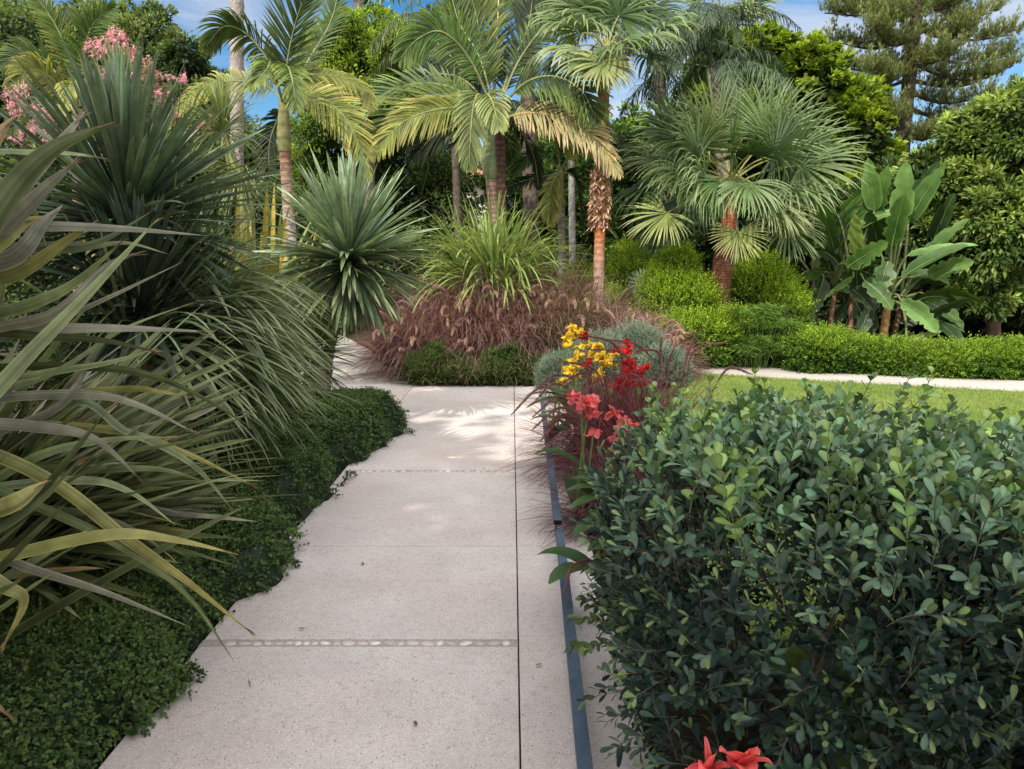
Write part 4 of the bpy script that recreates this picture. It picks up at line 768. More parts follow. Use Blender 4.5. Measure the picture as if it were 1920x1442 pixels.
# strap-leaved green clump on top of the island
c = A(P(925, 560, 11.7)[0], 11.7, 1.0); t = thing('strap_leaved_clump', 'big bright green strap-leaved clump rising over the purple grass', 'ornamental grass', (c[0], c[1], 0)); mb = MB()
n = 560; a = rng.uniform(0, 2 * pi, n); e = 1.5 - .88 * rng.random(n) ** .9; d = np.stack([np.cos(e) * np.cos(a), np.cos(e) * np.sin(a), np.sin(e)], 1)
blades(mb, c + rng.normal(0, .15, (n, 3)) * A(1, 1, .5), d, rng.uniform(1.0, 1.9, n), .042, 1.0 * rng.uniform(.3, 1.8, n), mixcol((.07, .13, .025), (.12, .19, .04), n), mixcol((.20, .30, .07), (.42, .50, .18), n), S=11, full=.35)
n = 140; a = rng.uniform(0, 2 * pi, n); d = np.stack([np.cos(a), np.sin(a), rng.uniform(.1, .9, n)], 1); blades(mb, c + A(0, 0, .3) + rng.normal(0, .2, (n, 3)), d, rng.uniform(.5, 1.0, n), .032, 1.6, (.06, .11, .03), (.22, .28, .09), S=8)
n = 60; a = rng.uniform(0, 2 * pi, n); e = rng.uniform(.7, 1.5, n); d = np.stack([np.cos(e) * np.cos(a), np.cos(e) * np.sin(a), np.sin(e)], 1); blades(mb, np.tile(c, (n, 1)), d, rng.uniform(1.6, 2.2, n), .014, .9, (.14, .2, .06), (.3, .36, .14), S=12)
mb.build('foliage', M_LEAF, t)
c = A(P(1068, 590, 12.2)[0], 12.2, .2); t = thing('sword_leaved_plant', 'small pale green sword-leaved plant right of the strap-leaved clump', 'agave', (c[0], c[1], 0)); mb = MB(); rosette(mb, c, 46, .95, .06, (.12, .18, .06), (.28, .34, .14), .2, 1.5, .05, S=6, full=.3); mb.build('foliage', M_WAXY, t, smooth=True)
# ================================================================== palms
def at(px, py, Y): return P(px, py, Y)
def ringed(t, name, pts, r, c, n=70, dark=.55, rough=.03, sides=16, every=3, jit=.06):
    mb = MB(); c_ = catmull(pts, n); rr = np.interp(np.linspace(0, 1, n), np.linspace(0, 1, len(r)), r) * (1 + .045 * ((np.arange(n) % every) == 0))
    if np.ndim(c[0]): cc = np.array([[np.interp(f, np.linspace(0, 1, len(c)), [q[k] for q in c]) for k in range(3)] for f in np.linspace(0, 1, n)])
    else: cc = np.tile(np.array(c, float), (n, 1))
    cc = cc * np.where((np.arange(n) % every) == 0, dark, 1)[:, None] * (1 + rng.normal(0, jit, (n, 1)))
    tube(mb, c_, rr, cc, sides, rough); return mb.build(name, M_BARK, t, smooth=True)
def frond(t, px_pts, Y, c0, c1, Lf=.5, n=70, W=.035, roll=0.0, droop=.5, vee=.3, angle=.95, start=.15, rr=.018, petc=(.32, .34, .14), dY=(0, 0, 0), up=(0, 0, 1), jit=.24, S=5, name='frond', leafjit=.07, tipfade=.3):
    mb = MB(); pts = [P(x, y, Y + d) for (x, y), d in zip(px_pts, dY)]
    feather(mb, pts, n, Lf, W, c0, c1, roll, angle, droop, vee, start, petc, rr, S, tipfade, jit, up, leafjit); return mb.build(name, M_LEAF, t)
LIT = ((.09, .15, .03), (.28, .33, .08)); YEL = ((.20, .24, .05), (.46, .42, .13)); GRN = ((.04, .08, .018), (.13, .19, .04)); DRK = ((.015, .03, .012), (.045, .07, .025)); SIL = ((.08, .15, .035), (.21, .31, .09)); DRY = ((.40, .30, .14), (.55, .40, .22))

# ---- king palm in the centre
Y = 13.0; b = P(925, 560, Y); b[2] = 0
t = thing('feather_palm', 'feather palm at the centre with a smooth green crownshaft and arching fronds', 'palm tree', (P(930, 600, Y)[0], Y, 0)); cpt = P(925, 262, Y)
ringed(t, 'trunk', [(P(936, 600, Y)[0], Y, 0), P(930, 470, Y), P(920, 335, Y)], [.12, .10, .09], [(.30, .24, .20), (.26, .17, .14), (.30, .20, .16)], 90)
mb = MB(); tube(mb, catmull([P(920, 336, Y), P(917, 300, Y), P(918, 262, Y), P(922, 225, Y)], 14), [.10, .125, .128, .126, .122, .118, .114, .11, .10, .09, .085, .08, .07, .06], (.17, .20, .10), 18); mb.build('crownshaft', M_WAXY, t, smooth=True)
K = dict(W=.034, rr=.026)
frond(t, [(925, 215), (870, 180), (800, 190), (735, 225), (690, 290)], Y, *LIT, Lf=.62, n=72, roll=1.15, droop=.35, vee=.15, dY=(0, -.3, -.6, -.8, -.9), **K)
frond(t, [(922, 220), (850, 165), (770, 158), (700, 190), (650, 250)], Y, *SIL, Lf=.62, n=72, roll=.9, droop=.3, vee=.2, dY=(0, .2, .3, .3, .3), **K)
frond(t, [(922, 222), (880, 205), (820, 205), (755, 230), (697, 292)], Y, *YEL, Lf=.55, n=64, roll=1.3, droop=.8, vee=0, dY=(0, -.6, -1.1, -1.3, -1.4), **K)
frond(t, [(925, 205), (880, 110), (830, 60), (785, 72), (750, 110)], Y, *SIL, Lf=.62, n=66, roll=-1.35, droop=1.0, vee=.0, dY=(0, -.3, -.5, -.6, -.6), **K)
frond(t, [(925, 200), (905, 110), (893, 30), (870, -50)], Y, (.10, .14, .04), (.30, .34, .10), Lf=.72, n=66, roll=.2, droop=.3, vee=.1, dY=(0, .2, .3, .3), up=(0, -1, .1), **K)
frond(t, [(925, 205), (930, 100), (935, 0), (940, -80)], Y, *GRN, Lf=.6, n=60, roll=.1, droop=.2, dY=(0, .5, .9, 1), up=(0, -1, 0), petc=(.5, .42, .24), W=.034, rr=.035)
frond(t, [(935, 200), (975, 110), (1030, 40), (1085, 10), (1120, 25)], Y, *GRN, Lf=.55, n=66, roll=-1.0, droop=.45, vee=.1, dY=(0, .2, .3, .2, 0), **K)
frond(t, [(935, 205), (985, 155), (1040, 143), (1090, 170), (1118, 225)], Y, (.02, .045, .012), (.20, .28, .07), Lf=.68, n=76, roll=-1.25, droop=.35, vee=.1, dY=(0, -.5, -.9, -1.1, -1.2), **K)  # shaded inside and lit end are put into this frond's colours
frond(t, [(935, 225), (985, 212), (1050, 220), (1110, 255), (1160, 325)], Y, (.40, .36, .15), (.56, .44, .25), Lf=.58, n=70, roll=-1.1, droop=.75, vee=.0, dY=(0, -.4, -.8, -1.0, -1.1), petc=(.5, .38, .2), jit=.22, leafjit=.12, **K)
frond(t, [(925, 225), (900, 178), (888, 200), (882, 262), (880, 312)], Y, (.13, .17, .06), (.30, .36, .14), Lf=.52, n=60, roll=.5, droop=.8, vee=.0, dY=(0, -.7, -1.0, -1.1, -1.1), **K)
frond(t, [(930, 215), (915, 178), (925, 195), (935, 240)], Y, (.16, .2, .06), (.34, .38, .15), Lf=.5, n=50, roll=-.4, droop=1.0, dY=(0, -.8, -1.3, -1.5), **K)
frond(t, [(915, 210), (870, 130), (820, 80), (800, 20)], Y, *DRK, Lf=.6, n=60, roll=.5, droop=.4, dY=(0, .6, 1.0, 1.2), up=(0, -1, .4), **K)
frond(t, [(915, 230), (860, 225), (815, 275), (790, 365)], Y, *DRK, Lf=.42, n=60, roll=.2, droop=1.6, dY=(0, .5, .7, .8), **K)
frond(t, [(930, 230), (970, 240), (1000, 290), (1010, 350)], Y, *DRK, Lf=.45, n=50, roll=-.3, droop=1.2, dY=(0, .6, 1, 1.2), **K)
frond(t, [(925, 210), (890, 160), (850, 120), (795, 120)], Y, *GRN, Lf=.55, n=60, roll=.6, droop=.5, dY=(0, .6, 1.1, 1.4), **K)

for q, col, ro, dr, dy in (([(925, 210), (870, 150), (810, 140), (760, 170)], DRK, .8, .6, 1.0), ([(928, 215), (960, 120), (990, 50), (1000, -20)], DRK, -.2, .3, .8), ([(922, 225), (870, 235), (820, 250), (770, 300)], DRK, 1.0, .8, .7), ([(926, 205), (900, 110), (860, 40), (840, -40)], GRN, .3, .3, .3)): frond(t, q, Y, *col, Lf=.6, n=60, roll=ro, droop=dr, dY=np.linspace(0, dy, 4), up=(0, -.5, 1), **K)
# ---- king palm on the left
Y = 11.2; t = thing('feather_palm', 'slim feather palm left of the path with shadow bands painted on its olive crownshaft', 'palm tree', (P(548, 640, Y)[0], Y, 0))
ringed(t, 'trunk', [(P(556, 680, Y)[0], Y, 0), P(545, 470, Y), P(540, 380, Y), P(534, 282, Y)], [.11, .095, .085, .08], [(.42, .39, .37), (.42, .37, .34), (.38, .28, .22), (.24, .12, .08)], 110, dark=.62, every=4)
mb = MB(); n = 22; c_ = catmull([P(534, 285, Y), P(532, 250, Y), P(532, 215, Y), P(531, 185, Y)], n); tube(mb, c_, np.interp(np.linspace(0, 1, n), [0, .25, 1], [.09, .105, .06]), np.array([(.23, .22, .09) if k % 5 else (.15, .14, .06) for k in range(n)]), 18); mb.build('crownshaft', M_WAXY, t, smooth=True)  # darker rings paint the shadow bands lying across the crownshaft
K = dict(W=.029, rr=.02)
frond(t, [(533, 190), (538, 120), (552, 50), (575, -20)], Y, (.04, .07, .02), (.17, .22, .07), Lf=.62, n=62, roll=.1, droop=.25, dY=(0, -.2, -.3, -.4), up=(0, -1, 0), **K)
frond(t, [(530, 190), (500, 110), (460, 62), (420, 50), (385, 88)], Y, *GRN, Lf=.50, n=56, roll=-.9, droop=1.1, vee=.1, dY=(0, -.1, -.1, -.2, -.2), **K)
frond(t, [(528, 185), (495, 160), (430, 152), (370, 170), (318, 225)], Y, *YEL, Lf=.45, n=64, roll=1.2, droop=.7, vee=0, dY=(0, .4, .8, 1, 1), **K)
frond(t, [(536, 190), (570, 145), (620, 142), (670, 160), (700, 200)], Y, *YEL, Lf=.42, n=60, roll=-1.1, droop=1.1, vee=0, dY=(0, .3, .5, .6, .6), **K)
frond(t, [(536, 195), (575, 180), (620, 195), (660, 240), (690, 330)], Y, *YEL, Lf=.50, n=64, roll=-1.1, droop=.45, vee=0, dY=(0, -.2, -.4, -.5, -.5), **K)
frond(t, [(532, 200), (510, 122), (500, 130), (470, 165)], Y, *LIT, Lf=.42, n=46, roll=.3, droop=.9, dY=(0, -.5, -.9, -1.2), **K)
frond(t, [(534, 200), (538, 128), (548, 150), (555, 205)], Y, *LIT, Lf=.42, n=46, roll=0, droop=.8, dY=(0, -.6, -1.1, -1.3), **K)
frond(t, [(532, 195), (520, 225), (505, 270), (505, 335)], Y, *DRK, Lf=.42, n=50, roll=0, droop=.6, dY=(0, .5, .6, .6), up=(0, -1, 0), **K)
frond(t, [(536, 190), (580, 110), (620, 40), (640, -40)], Y, *GRN, Lf=.45, n=56, roll=-.4, droop=.5, dY=(0, .5, .8, 1.0), **K)
mb = MB()
for k in range(26):
    q = P(500, 88, Y + .1); e = q + A(rng.uniform(-.02, .25), rng.normal(0, .08), -rng.uniform(.05, .35)); tube(mb, catmull([q, lerp(q, e, .5) + A(.05, 0, .02), e], 6), .008, (.14, .06, .03), 5)
mb.build('fruit_stalks', M_STEM, t)

# ---- young palm at the far left
Y = 10.5; cx_, cy_ = 148, 205; t = thing('feather_palm', 'young feather palm at the far left behind the pink flowers', 'palm tree', (P(cx_, 600, Y)[0], Y, 0))
ringed(t, 'trunk', [(P(cx_, 640, Y)[0], Y, 0), P(cx_, 400, Y), P(cx_, cy_, Y)], [.10, .08, .07], (.22, .18, .12), 60)
K = dict(W=.028, rr=.02)
for q, col, Lf, ro, dr, dy in (([(148, 200), (130, 110), (100, 40), (55, -20)], LIT, .30, .1, .5, -.1), ([(150, 200), (155, 120), (172, 50), (215, 10)], SIL, .40, -1.2, .6, -.3), ([(145, 200), (100, 130), (50, 105), (0, 120)], GRN, .42, .8, .8, 0), ([(145, 205), (100, 150), (60, 130), (15, 160)], YEL, .34, 1.0, 1.0, -.5), ([(150, 200), (185, 140), (210, 110), (235, 125)], DRK, .4, -.8, .9, .2), ([(148, 205), (140, 160), (132, 158), (118, 215)], YEL, .3, 0, 1.1, -1), ([(148, 200), (145, 130), (140, 60), (150, 30)], DRK, .42, 0, .2, .3), ([(150, 210), (180, 195), (205, 200), (220, 240)], DRK, .35, -.8, 1.0, .3), ([(145, 208), (90, 195), (50, 210), (10, 250)], GRN, .35, .9, 1, .2)):
    frond(t, q, Y, *col, Lf=Lf, n=50, roll=ro, droop=dr, dY=np.linspace(0, dy, len(q)), up=(0, -.6, 1), **K)

# ---- queen palms with stringy weeping fronds, further back
def queen(label, px, py, Y, basepx, n, spread, Lr, trunkc=(.22, .18, .15), col=(.045, .08, .03), col2=(.16, .22, .09), r=.17, dark=1.0, azr=(0, 2 * pi), showbase=None, Lf=.55):
    c = P(px, py, Y); t = thing('weeping_palm', label, 'palm tree', (P(basepx, 600, Y)[0], Y, 0), None)
    ringed(t, 'trunk', [(P(basepx, 640, Y)[0], Y, 0), P((px + basepx) / 2, 350, Y), c], [r * 1.15, r, r * .8], trunkc, 90, dark=.7, every=5)
    for k in range(n):
        a = azr[0] + (azr[1] - azr[0]) * (k + rng.random() * .6) / n; e = rng.uniform(.1, 1.2); d = A(cos(e) * cos(a), cos(e) * sin(a), sin(e)) 
        pts, _ = grow(c[None], d[None], Lr * rng.uniform(.8, 1.1), rng.uniform(1.3, 2.3), 6, 1.1); mb = MB()
        feather(mb, pts[0], 95, Lf, .022, np.array(col) * dark, np.array(col2) * dark * rng.uniform(.7, 1.2), 0, 1.1, 2.6, .1, .2, (.16, .18, .08), .022, 6, .2, .25, (0, 0, 1), .35); mb.build('frond', M_LEAF, t)
    return t
queen('weeping palm with stringy pale fronds above the centre palm', 985, 20, 17.0, 1003, 13, 1, 3.2, col=(.07, .11, .04), col2=(.22, .28, .11), r=.17, trunkc=(.12, .09, .075))
queen('weeping palm with long dark hanging fronds right of the shaggy fan palm', 1235, 120, 18.0, 1262, 14, 1, 3.3, col=(.025, .05, .025), col2=(.09, .14, .07), r=.17)
queen('tall weeping palm partly hidden behind the centre palm fronds', 845, 60, 19.0, 868, 10, 1, 2.8, col=(.06, .10, .03), col2=(.19, .24, .08), r=.10, trunkc=(.10, .08, .06))
queen('dark weeping palm behind the slim pair of trunks', 1070, 235, 19.5, 1074, 9, 1, 2.0, col=(.03, .05, .02), col2=(.09, .13, .05), r=.085, trunkc=(.30, .28, .27))
queen('blue-green weeping palm rising behind the right fan palm', 1335, 130, 17.0, 1385, 12, 1, 2.3, col=(.05, .09, .05), col2=(.16, .23, .13), r=.16)
# shorter young palm with dark fronds hanging at the centre right
Y = 15.5; t = thing('feather_palm', 'small feather palm with a dark frond hanging over its slim grey trunk', 'palm tree', (P(1053, 620, Y)[0], Y, 0))
ringed(t, 'trunk', [(P(1053, 640, Y)[0], Y, 0), P(1053, 480, Y), P(1052, 385, Y)], [.09, .08, .075], (.33, .29, .25), 70, every=4)
mb = MB(); tube(mb, catmull([P(1052, 387, Y), P(1051, 350, Y), P(1050, 320, Y)], 8), np.linspace(.10, .06, 8), (.25, .22, .08), 14); mb.build('crownshaft', M_WAXY, t, smooth=True)
for q, col, dr in (([(1050, 325), (1000, 335), (950, 350), (900, 372)], DRK, .8), ([(1050, 322), (1075, 330), (1085, 370), (1092, 425)], DRK, .4), ([(1050, 320), (1020, 290), (985, 300), (960, 330)], GRN, .8), ([(1050, 318), (1045, 270), (1030, 240), (1000, 230)], GRN, .6), ([(1052, 318), (1075, 280), (1100, 275), (1125, 300)], YEL, .9), ([(1050, 322), (1035, 345), (1030, 385), (1030, 420)], YEL, .6)):
    frond(t, q, Y, *col, Lf=.42, n=46, roll=.7, droop=dr, dY=(0, -.2, -.3, -.4), W=.04, rr=.018)
# second reddish trunk beside the centre palm and tall bare trunks
def bare(label, px0, px1, ytop, Y, r, c, top=False, **k):
    t = thing('palm_trunk' if not top else 'tall_palm', label, 'palm tree', (P(px0, 600, Y)[0], Y, 0)); ringed(t, 'trunk', [(P(px0, 640, Y)[0], Y, 0), P((px0 + px1) / 2, (640 + ytop) / 2, Y), P(px1, ytop, Y)], [r * 1.1, r, r * .95], c, 120, **k); return t
t = bare('reddish brown palm trunk standing close behind the centre palm', 945, 936, 235, 14.6, .105, [(.25, .17, .15), (.30, .18, .15), (.24, .13, .11)], rough=.06)
for k in range(9):
    a = k * .7; q = P(936, 235, 14.6); pts, _ = grow(q[None], A(cos(a), sin(a), rng.uniform(.2, 1.0))[None], 1.9, 1.4, 6, 1.1); mb = MB(); feather(mb, pts[0], 60, .45, .03, (.02, .04, .015), (.10, .14, .05), 0, 1.0, 1.2, .1, .15, rr=.018, S=4); mb.build('frond', M_LEAF, t)
t = bare('very tall grey palm trunk rising out of the picture at the left', 446, 443, -260, 22, .19, (.30, .26, .24), top=True, every=6, dark=.85)
for k in range(14):
    a = k * .45; mb = MB(); h = P(443, -270, 22) + A(cos(a) * .8, sin(a) * .8, .3); fan(mb, h, A(cos(a), sin(a), .3), A(-cos(a) * .3, -sin(a) * .3, 1), .9, (.05, .09, .03), (.15, .2, .08), 22, S=4); tube(mb, [P(443, -265, 22), h], .02, (.25, .25, .1), 5); mb.build('fan_leaf', M_LEAF, t)

# ---- fan palms
def petiole(mb, a, b, c=(.36, .36, .14), sag=.0, r=.018):
    a, b = np.array(a), np.array(b); tube(mb, catmull([a, lerp(a, b, .5) + A(0, 0, .08 + sag), b], 8), np.linspace(r, r * .6, 8), c, 5)
def fanleaf(t, c, hubpx, Y, dY, R, c0, c1, droop=.6, face=None, nseg=34, fused=.45, arc=2.2, jit=.12, tip=None):
    hub = P(*hubpx, Y + dY); c = np.array(c); ax = nrm(hub - c); ax = nrm(ax + (A(*tip) if tip is not None else 0)); mb = MB(); petiole(mb, c, hub)
    nm = face if face is not None else (0, -.75, .55); nm = nrm(np.array(nm, float) + rng.normal(0, .22, 3)); fan(mb, hub, ax, nm, R * rng.uniform(.88, 1.08), np.array(c0) * rng.uniform(.75, 1.2), np.array(c1) * rng.uniform(.8, 1.2), nseg, arc * rng.uniform(.85, 1.1), droop + .08, fused, jit=jit, S=8); return mb.build('fan_leaf', M_LEAF, t)
FG = ((.05, .10, .03), (.19, .28, .10)); FS = ((.09, .15, .05), (.33, .41, .20)); FD = ((.025, .055, .015), (.09, .15, .05)); FY = ((.22, .28, .08), (.48, .48, .22))
# tall shaggy fan palm
Y = 12.4; t = thing('fan_palm', 'tall fan palm with an orange-brown trunk shaggy with old leaf bases', 'palm tree', (P(1122, 600, Y)[0], Y, 0)); ct = P(1138, 95, Y)
ringed(t, 'trunk', [(P(1121, 660, Y)[0], Y, 0), P(1123, 500, Y), P(1126, 400, Y), P(1126, 320, Y), P(1131, 200, Y), P(1138, 100, Y)], [.105, .09, .085, .09, .085, .09, .075], [(.42, .34, .29), (.40, .29, .22), (.45, .13, .04), (.38, .22, .14), (.24, .10, .05), (.25, .09, .05), (.28, .16, .09)], 140, every=3, dark=.72, rough=.03)
mb = MB(); n = 620; zt = rng.random(n); cur = catmull([P(1125, 425, Y), P(1126, 320, Y), P(1131, 200, Y), P(1138, 100, Y)], 60); zz = np.where(rng.random(n) < .72, zt * .33, zt); i = np.minimum((zz * 59).astype(int), 58); a = rng.uniform(0, 2 * pi, n)
rd_ = np.stack([np.cos(a), np.sin(a), 0 * a], 1); rad = np.where(zz < .33, .128, .09); base = cur[i] + rd_ * rad[:, None] * .9; crossd = nrm(rd_ * .35 + A(0, 0, 1) * np.where(rng.random(n) < .5, .9, -.6)[:, None] + np.cross(rd_, A(0, 0, 1)) * rng.choice([-.7, .7], n)[:, None])
blades(mb, base, crossd, rng.uniform(.10, .2, n), rng.uniform(.03, .05, n), .1, mixcol((.32, .17, .10), (.52, .34, .23), n, .2), mixcol((.62, .44, .32), (.44, .28, .19), n, .2), S=3, full=.4); mb.build('leaf_bases', M_BARK, t)
K = dict(nseg=30, fused=.42)
for hp, dY, R, col, dr, face, tip in (((1090, 60), -.4, .85, FS, 1.8, (-.3, -.5, .8), None), ((1068, 92), -.2, .75, FY, 1.9, (-.2, -.6, .7), (-.2, 0, -.1)), ((1105, 110), -.8, .7, FS, 1.2, (0, -.9, .4), (0, 0, -.6)), ((1130, 118), -1.0, .62, FY, .9, (0, -1, .1), (0, 0, -1)), ((1160, 85), -.8, .8, FG, 1.8, (.2, -.6, .7), None), ((1205, 75), -.4, .9, FS, 2.0, (.2, -.4, .8), None), ((1215, 105), -.2, .85, FD, 1.9, (.2, -.5, .8), (.2, 0, -.2)), ((1235, 60), .2, .9, FS, 1.9, (.2, -.2, 1), None), ((1160, 30), .1, .9, FG, .8, (0, -1, .3), (0, 0, .5)), ((1120, 25), .1, .9, FS, .7, (0, -1, .3), (0, 0, .5)), ((1085, 20), .2, .9, FG, 1.0, (-.2, -.9, .3), None), ((1190, 25), .3, .95, FD, 1.2, (.2, -.8, .4), None), ((1140, -10), .4, 1.0, FS, .6, (0, -1, .3), None), ((1060, 45), .4, .85, FS, 1.6, (-.2, -.3, 1), None), ((1215, 20), .6, 1.0, FG, 1.4, (0, -.4, 1), None), ((1150, 120), -.6, .55, FY, 1.5, (.1, -.9, .2), (.1, 0, -1))):
    fanleaf(t, ct, hp, Y, dY, R, *col, droop=dr, face=face, tip=tip, **K)
# big round-headed fan palm on the right
Y = 12.6; t = thing('fan_palm', 'broad fan palm on the right with a stout red-brown trunk and silvery leaves', 'palm tree', (P(1350, 620, Y)[0], Y, 0)); ct = P(1372, 345, Y)
ringed(t, 'trunk', [(P(1342, 700, Y)[0], Y, 0), P(1348, 560, Y), P(1357, 480, Y), P(1366, 420, Y), P(1372, 355, Y)], [.22, .185, .15, .115, .10], [(.13, .055, .035), (.20, .085, .055), (.32, .13, .09), (.34, .10, .05), (.26, .17, .07)], 120, every=2, dark=.6, rough=.05)
L_F = []
for (hx, hy, dY, R, col, dr, tip, face) in ((1315, 275, -.3, 1.0, FS, .5, (0, 0, .4), (-.2, -.9, .3)), (1345, 258, .0, 1.1, FS, .4, (0, 0, .4), (0, -.95, .3)), (1395, 255, .1, 1.1, FG, .4, (0, 0, .4), (0, -.95, .3)), (1440, 262, -.2, 1.1, FS, .5, (.2, 0, .2), (.2, -.9, .4)), (1478, 290, -.3, 1.1, FG, .5, (.3, 0, .1), (.2, -.8, .6)), (1500, 310, -.4, 1.15, FS, .7, (.3, 0, -.1), (.2, -.5, .8)), (1482, 350, -.5, 1.05, FS, 1.2, (.2, 0, -.3), (.2, -.5, .8)), (1405, 290, -1.1, .78, FD, .25, (0, 0, .2), (0, -1, .05)), (1372, 275, -1.0, .75, FG, .25, (-.05, 0, .3), (0, -1, .1)), (1450, 290, -.8, .9, FD, .35, (.3, 0, .1), (.1, -.9, .4)),
    (1290, 270, -.2, 1.1, FD, .7, (-.3, 0, .2), (-.2, -.8, .5)), (1265, 310, .1, 1.05, FS, 1.0, (-.3, 0, 0), (-.2, -.5, .8)), (1300, 330, -.6, 1.0, FG, 1.6, (-.3, 0, -.2), (-.2, -.5, .7)), (1325, 340, -1.0, .85, FS, 1.7, (-.1, 0, -.6), (-.1, -.8, .3)), (1350, 340, -1.1, .8, FG, 1.2, (0, 0, -.8), (0, -1, .1)), (1400, 345, -1.2, .8, FS, 1.5, (.1, 0, -.6), (0, -.9, .3)), (1440, 370, -.9, .8, FS, 1.3, (.2, 0, -.5), (.1, -.8, .5)), (1250, 400, -.4, .9, FY, .6, (-.4, 0, -.4), (.1, -.55, .8)),
    (1384, 436, -1.1, .56, FY, .25, (.1, 0, -1), (0, -1, .12)), (1462, 392, -.8, .66, FY, .7, (.5, 0, -.3), (.1, -.7, .7)), (1478, 425, -.5, .7, FS, .8, (.5, 0, -.5), (.1, -.8, .6)), (1270, 380, .4, .9, FD, 1.6, (-.3, 0, -.4), (-.2, -.5, .7)), (1310, 300, -.9, .9, FG, .9, (-.2, 0, .1), (-.1, -.9, .4))):
    fanleaf(t, ct + rng.normal(0, .05, 3), (hx, hy), Y, dY, R, *col, droop=dr, face=face, tip=tip, nseg=42, fused=.42, arc=1.95)
# grey-trunked fan palm between the two
Y = 15.0; t = thing('fan_palm', 'fan palm with a dark grey trunk and dry brown boots under its leaves', 'palm tree', (P(1247, 600, Y)[0], Y, 0)); ct = P(1262, 330, Y)
ringed(t, 'trunk', [(P(1244, 640, Y)[0], Y, 0), P(1247, 500, Y), P(1252, 430, Y), P(1258, 340, Y)], [.12, .10, .09, .11], [(.12, .10, .10), (.20, .17, .16), (.30, .25, .22), (.28, .17, .10)], 80)
mb = MB(); n = 120; a = rng.uniform(0, 2 * pi, n); rd_ = np.stack([np.cos(a), np.sin(a), 0 * a], 1); blades(mb, P(1256, 400, Y) + rd_ * .1 + A(0, 0, 1) * rng.uniform(-.2, .7, n)[:, None], nrm(rd_ + A(0, 0, .9)), rng.uniform(.15, .32, n), .05, .3, (.18, .09, .05), (.32, .22, .14), S=3); mb.build('leaf_bases', M_BARK, t)
for (hx, hy, dY, R, col, dr, tip, face) in ((1235, 300, -.5, 1.0, FD, 1.2, None, (-.2, -.6, .7)), (1215, 350, -.3, .9, FD, 1.6, (-.2, 0, -.4), (-.2, -.6, .5)), (1290, 290, -.3, 1.0, FG, 1.3, None, (.2, -.6, .7)), (1255, 250, 0, 1.0, FD, .8, (0, 0, .3), (0, -.9, .3)), (1300, 370, -.5, .9, FD, 1.6, (0, 0, -.6), (0, -.9, .3)), (1265, 260, .5, 1.0, FG, .9, (0, 0, .3), (0, -.9, .3)), (1240, 420, -.6, .8, FD, 1.4, (0, 0, -1), (0, -.9, .2))):
    fanleaf(t, ct, (hx, hy), Y, dY, R, *col, droop=dr, face=face, tip=tip, nseg=30)
# far fan palms showing over the trees
def far_fan(label, px, py, Y, R, n=18, basepx=None):
    t = thing('fan_palm', label, 'palm tree', (P(px, 600, Y)[0], Y, 0)); c = P(px, py, Y); ringed(t, 'trunk', [(P(px, 600, Y)[0], Y, 0), P(px, 300, Y), c], [.2, .17, .15], (.3, .26, .22), 60)
    for k in range(n):
        a = k * 2.4; e = rng.uniform(-.5, 1.3); d = A(cos(e) * cos(a), cos(e) * sin(a), sin(e)); hub = c + d * R * .9; mb = MB(); petiole(mb, c, hub); fan(mb, hub, d, A(0, -.7, .7), R, *FS, 24, 2.0, .9, S=5); mb.build('fan_leaf', M_LEAF, t)
far_fan('distant fan palm rising above the bright green tree', 1352, 40, 26, 1.15, 20)
far_fan('distant fan palm cut by the top edge above the lime-green tree', 672, -30, 24, 1.15, 20)
# silver dwarf fan palm among the yellow-green bushes
c = P(1215, 545, 13.2); t = thing('dwarf_fan_palm', 'small silvery dwarf palm between the yellow-green bushes', 'palm tree', (c[0], c[1], 0)); 
for k in range(12):
    a = k * 2.4; e = rng.uniform(.3, 1.4); d = A(cos(e) * cos(a), cos(e) * sin(a), sin(e)); mb = MB(); hub = c + d * .12; petiole(mb, A(c[0], c[1], .4), hub); fan(mb, hub, d, A(0, -.8, .5), .34, (.20, .26, .18), (.42, .48, .38), 16, 1.6, .1, S=4); mb.build('fan_leaf', M_LEAF, t)

# ================================================================== trees
def btree(name, label, pxblobs, Y, L, W, clo, chi, nsub=120, nleaf=55, tr=None, tpl=LQ, cat='tree', group=None, dj=.6, hang=0, subr=.28, core=False, fill=.55, up=.5, tc=(.12, .10, .08), limbs=7, trr=.18, corec=(.010, .018, .006), flat=1.0, corek=.72):
    blobs = [(P(x, y, Y + (b[0] if b else rng.uniform(-dj, dj) * r * PX(Y))), r * PX(Y)) for (x, y, r, *b) in pxblobs]
    bx = tr[0] if tr else pxblobs[0][0]; base = P(bx, 600, Y); base[2] = 0; t = thing(name, label, cat, base, group)
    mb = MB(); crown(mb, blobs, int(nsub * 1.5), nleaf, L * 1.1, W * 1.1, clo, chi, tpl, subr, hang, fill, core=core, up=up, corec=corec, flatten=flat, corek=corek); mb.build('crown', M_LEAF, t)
    mt = MB(); top = blobs[0][0]
    tube(mt, catmull([base, lerp(base, top, .5) + rng.normal(0, .1, 3), top], 24), np.linspace(trr, trr * .4, 24), tc, 10, .06)
    for k in range(min(limbs, 3 * len(blobs))):
        q = blobs[k % len(blobs)]; f = lerp(base, top, rng.uniform(.35, .8)); e = q[0] + rdir(1)[0] * q[1] * .7; tube(mt, catmull([f, lerp(f, e, .5) + A(0, 0, -.1) + rng.normal(0, .1, 3), e], 10), np.linspace(trr * .4, trr * .1, 10), tc, 6, .05)
    mt.build('trunk', M_BARK, t, smooth=True); return t
EVG = ((.04, .075, .022), (.21, .27, .075))
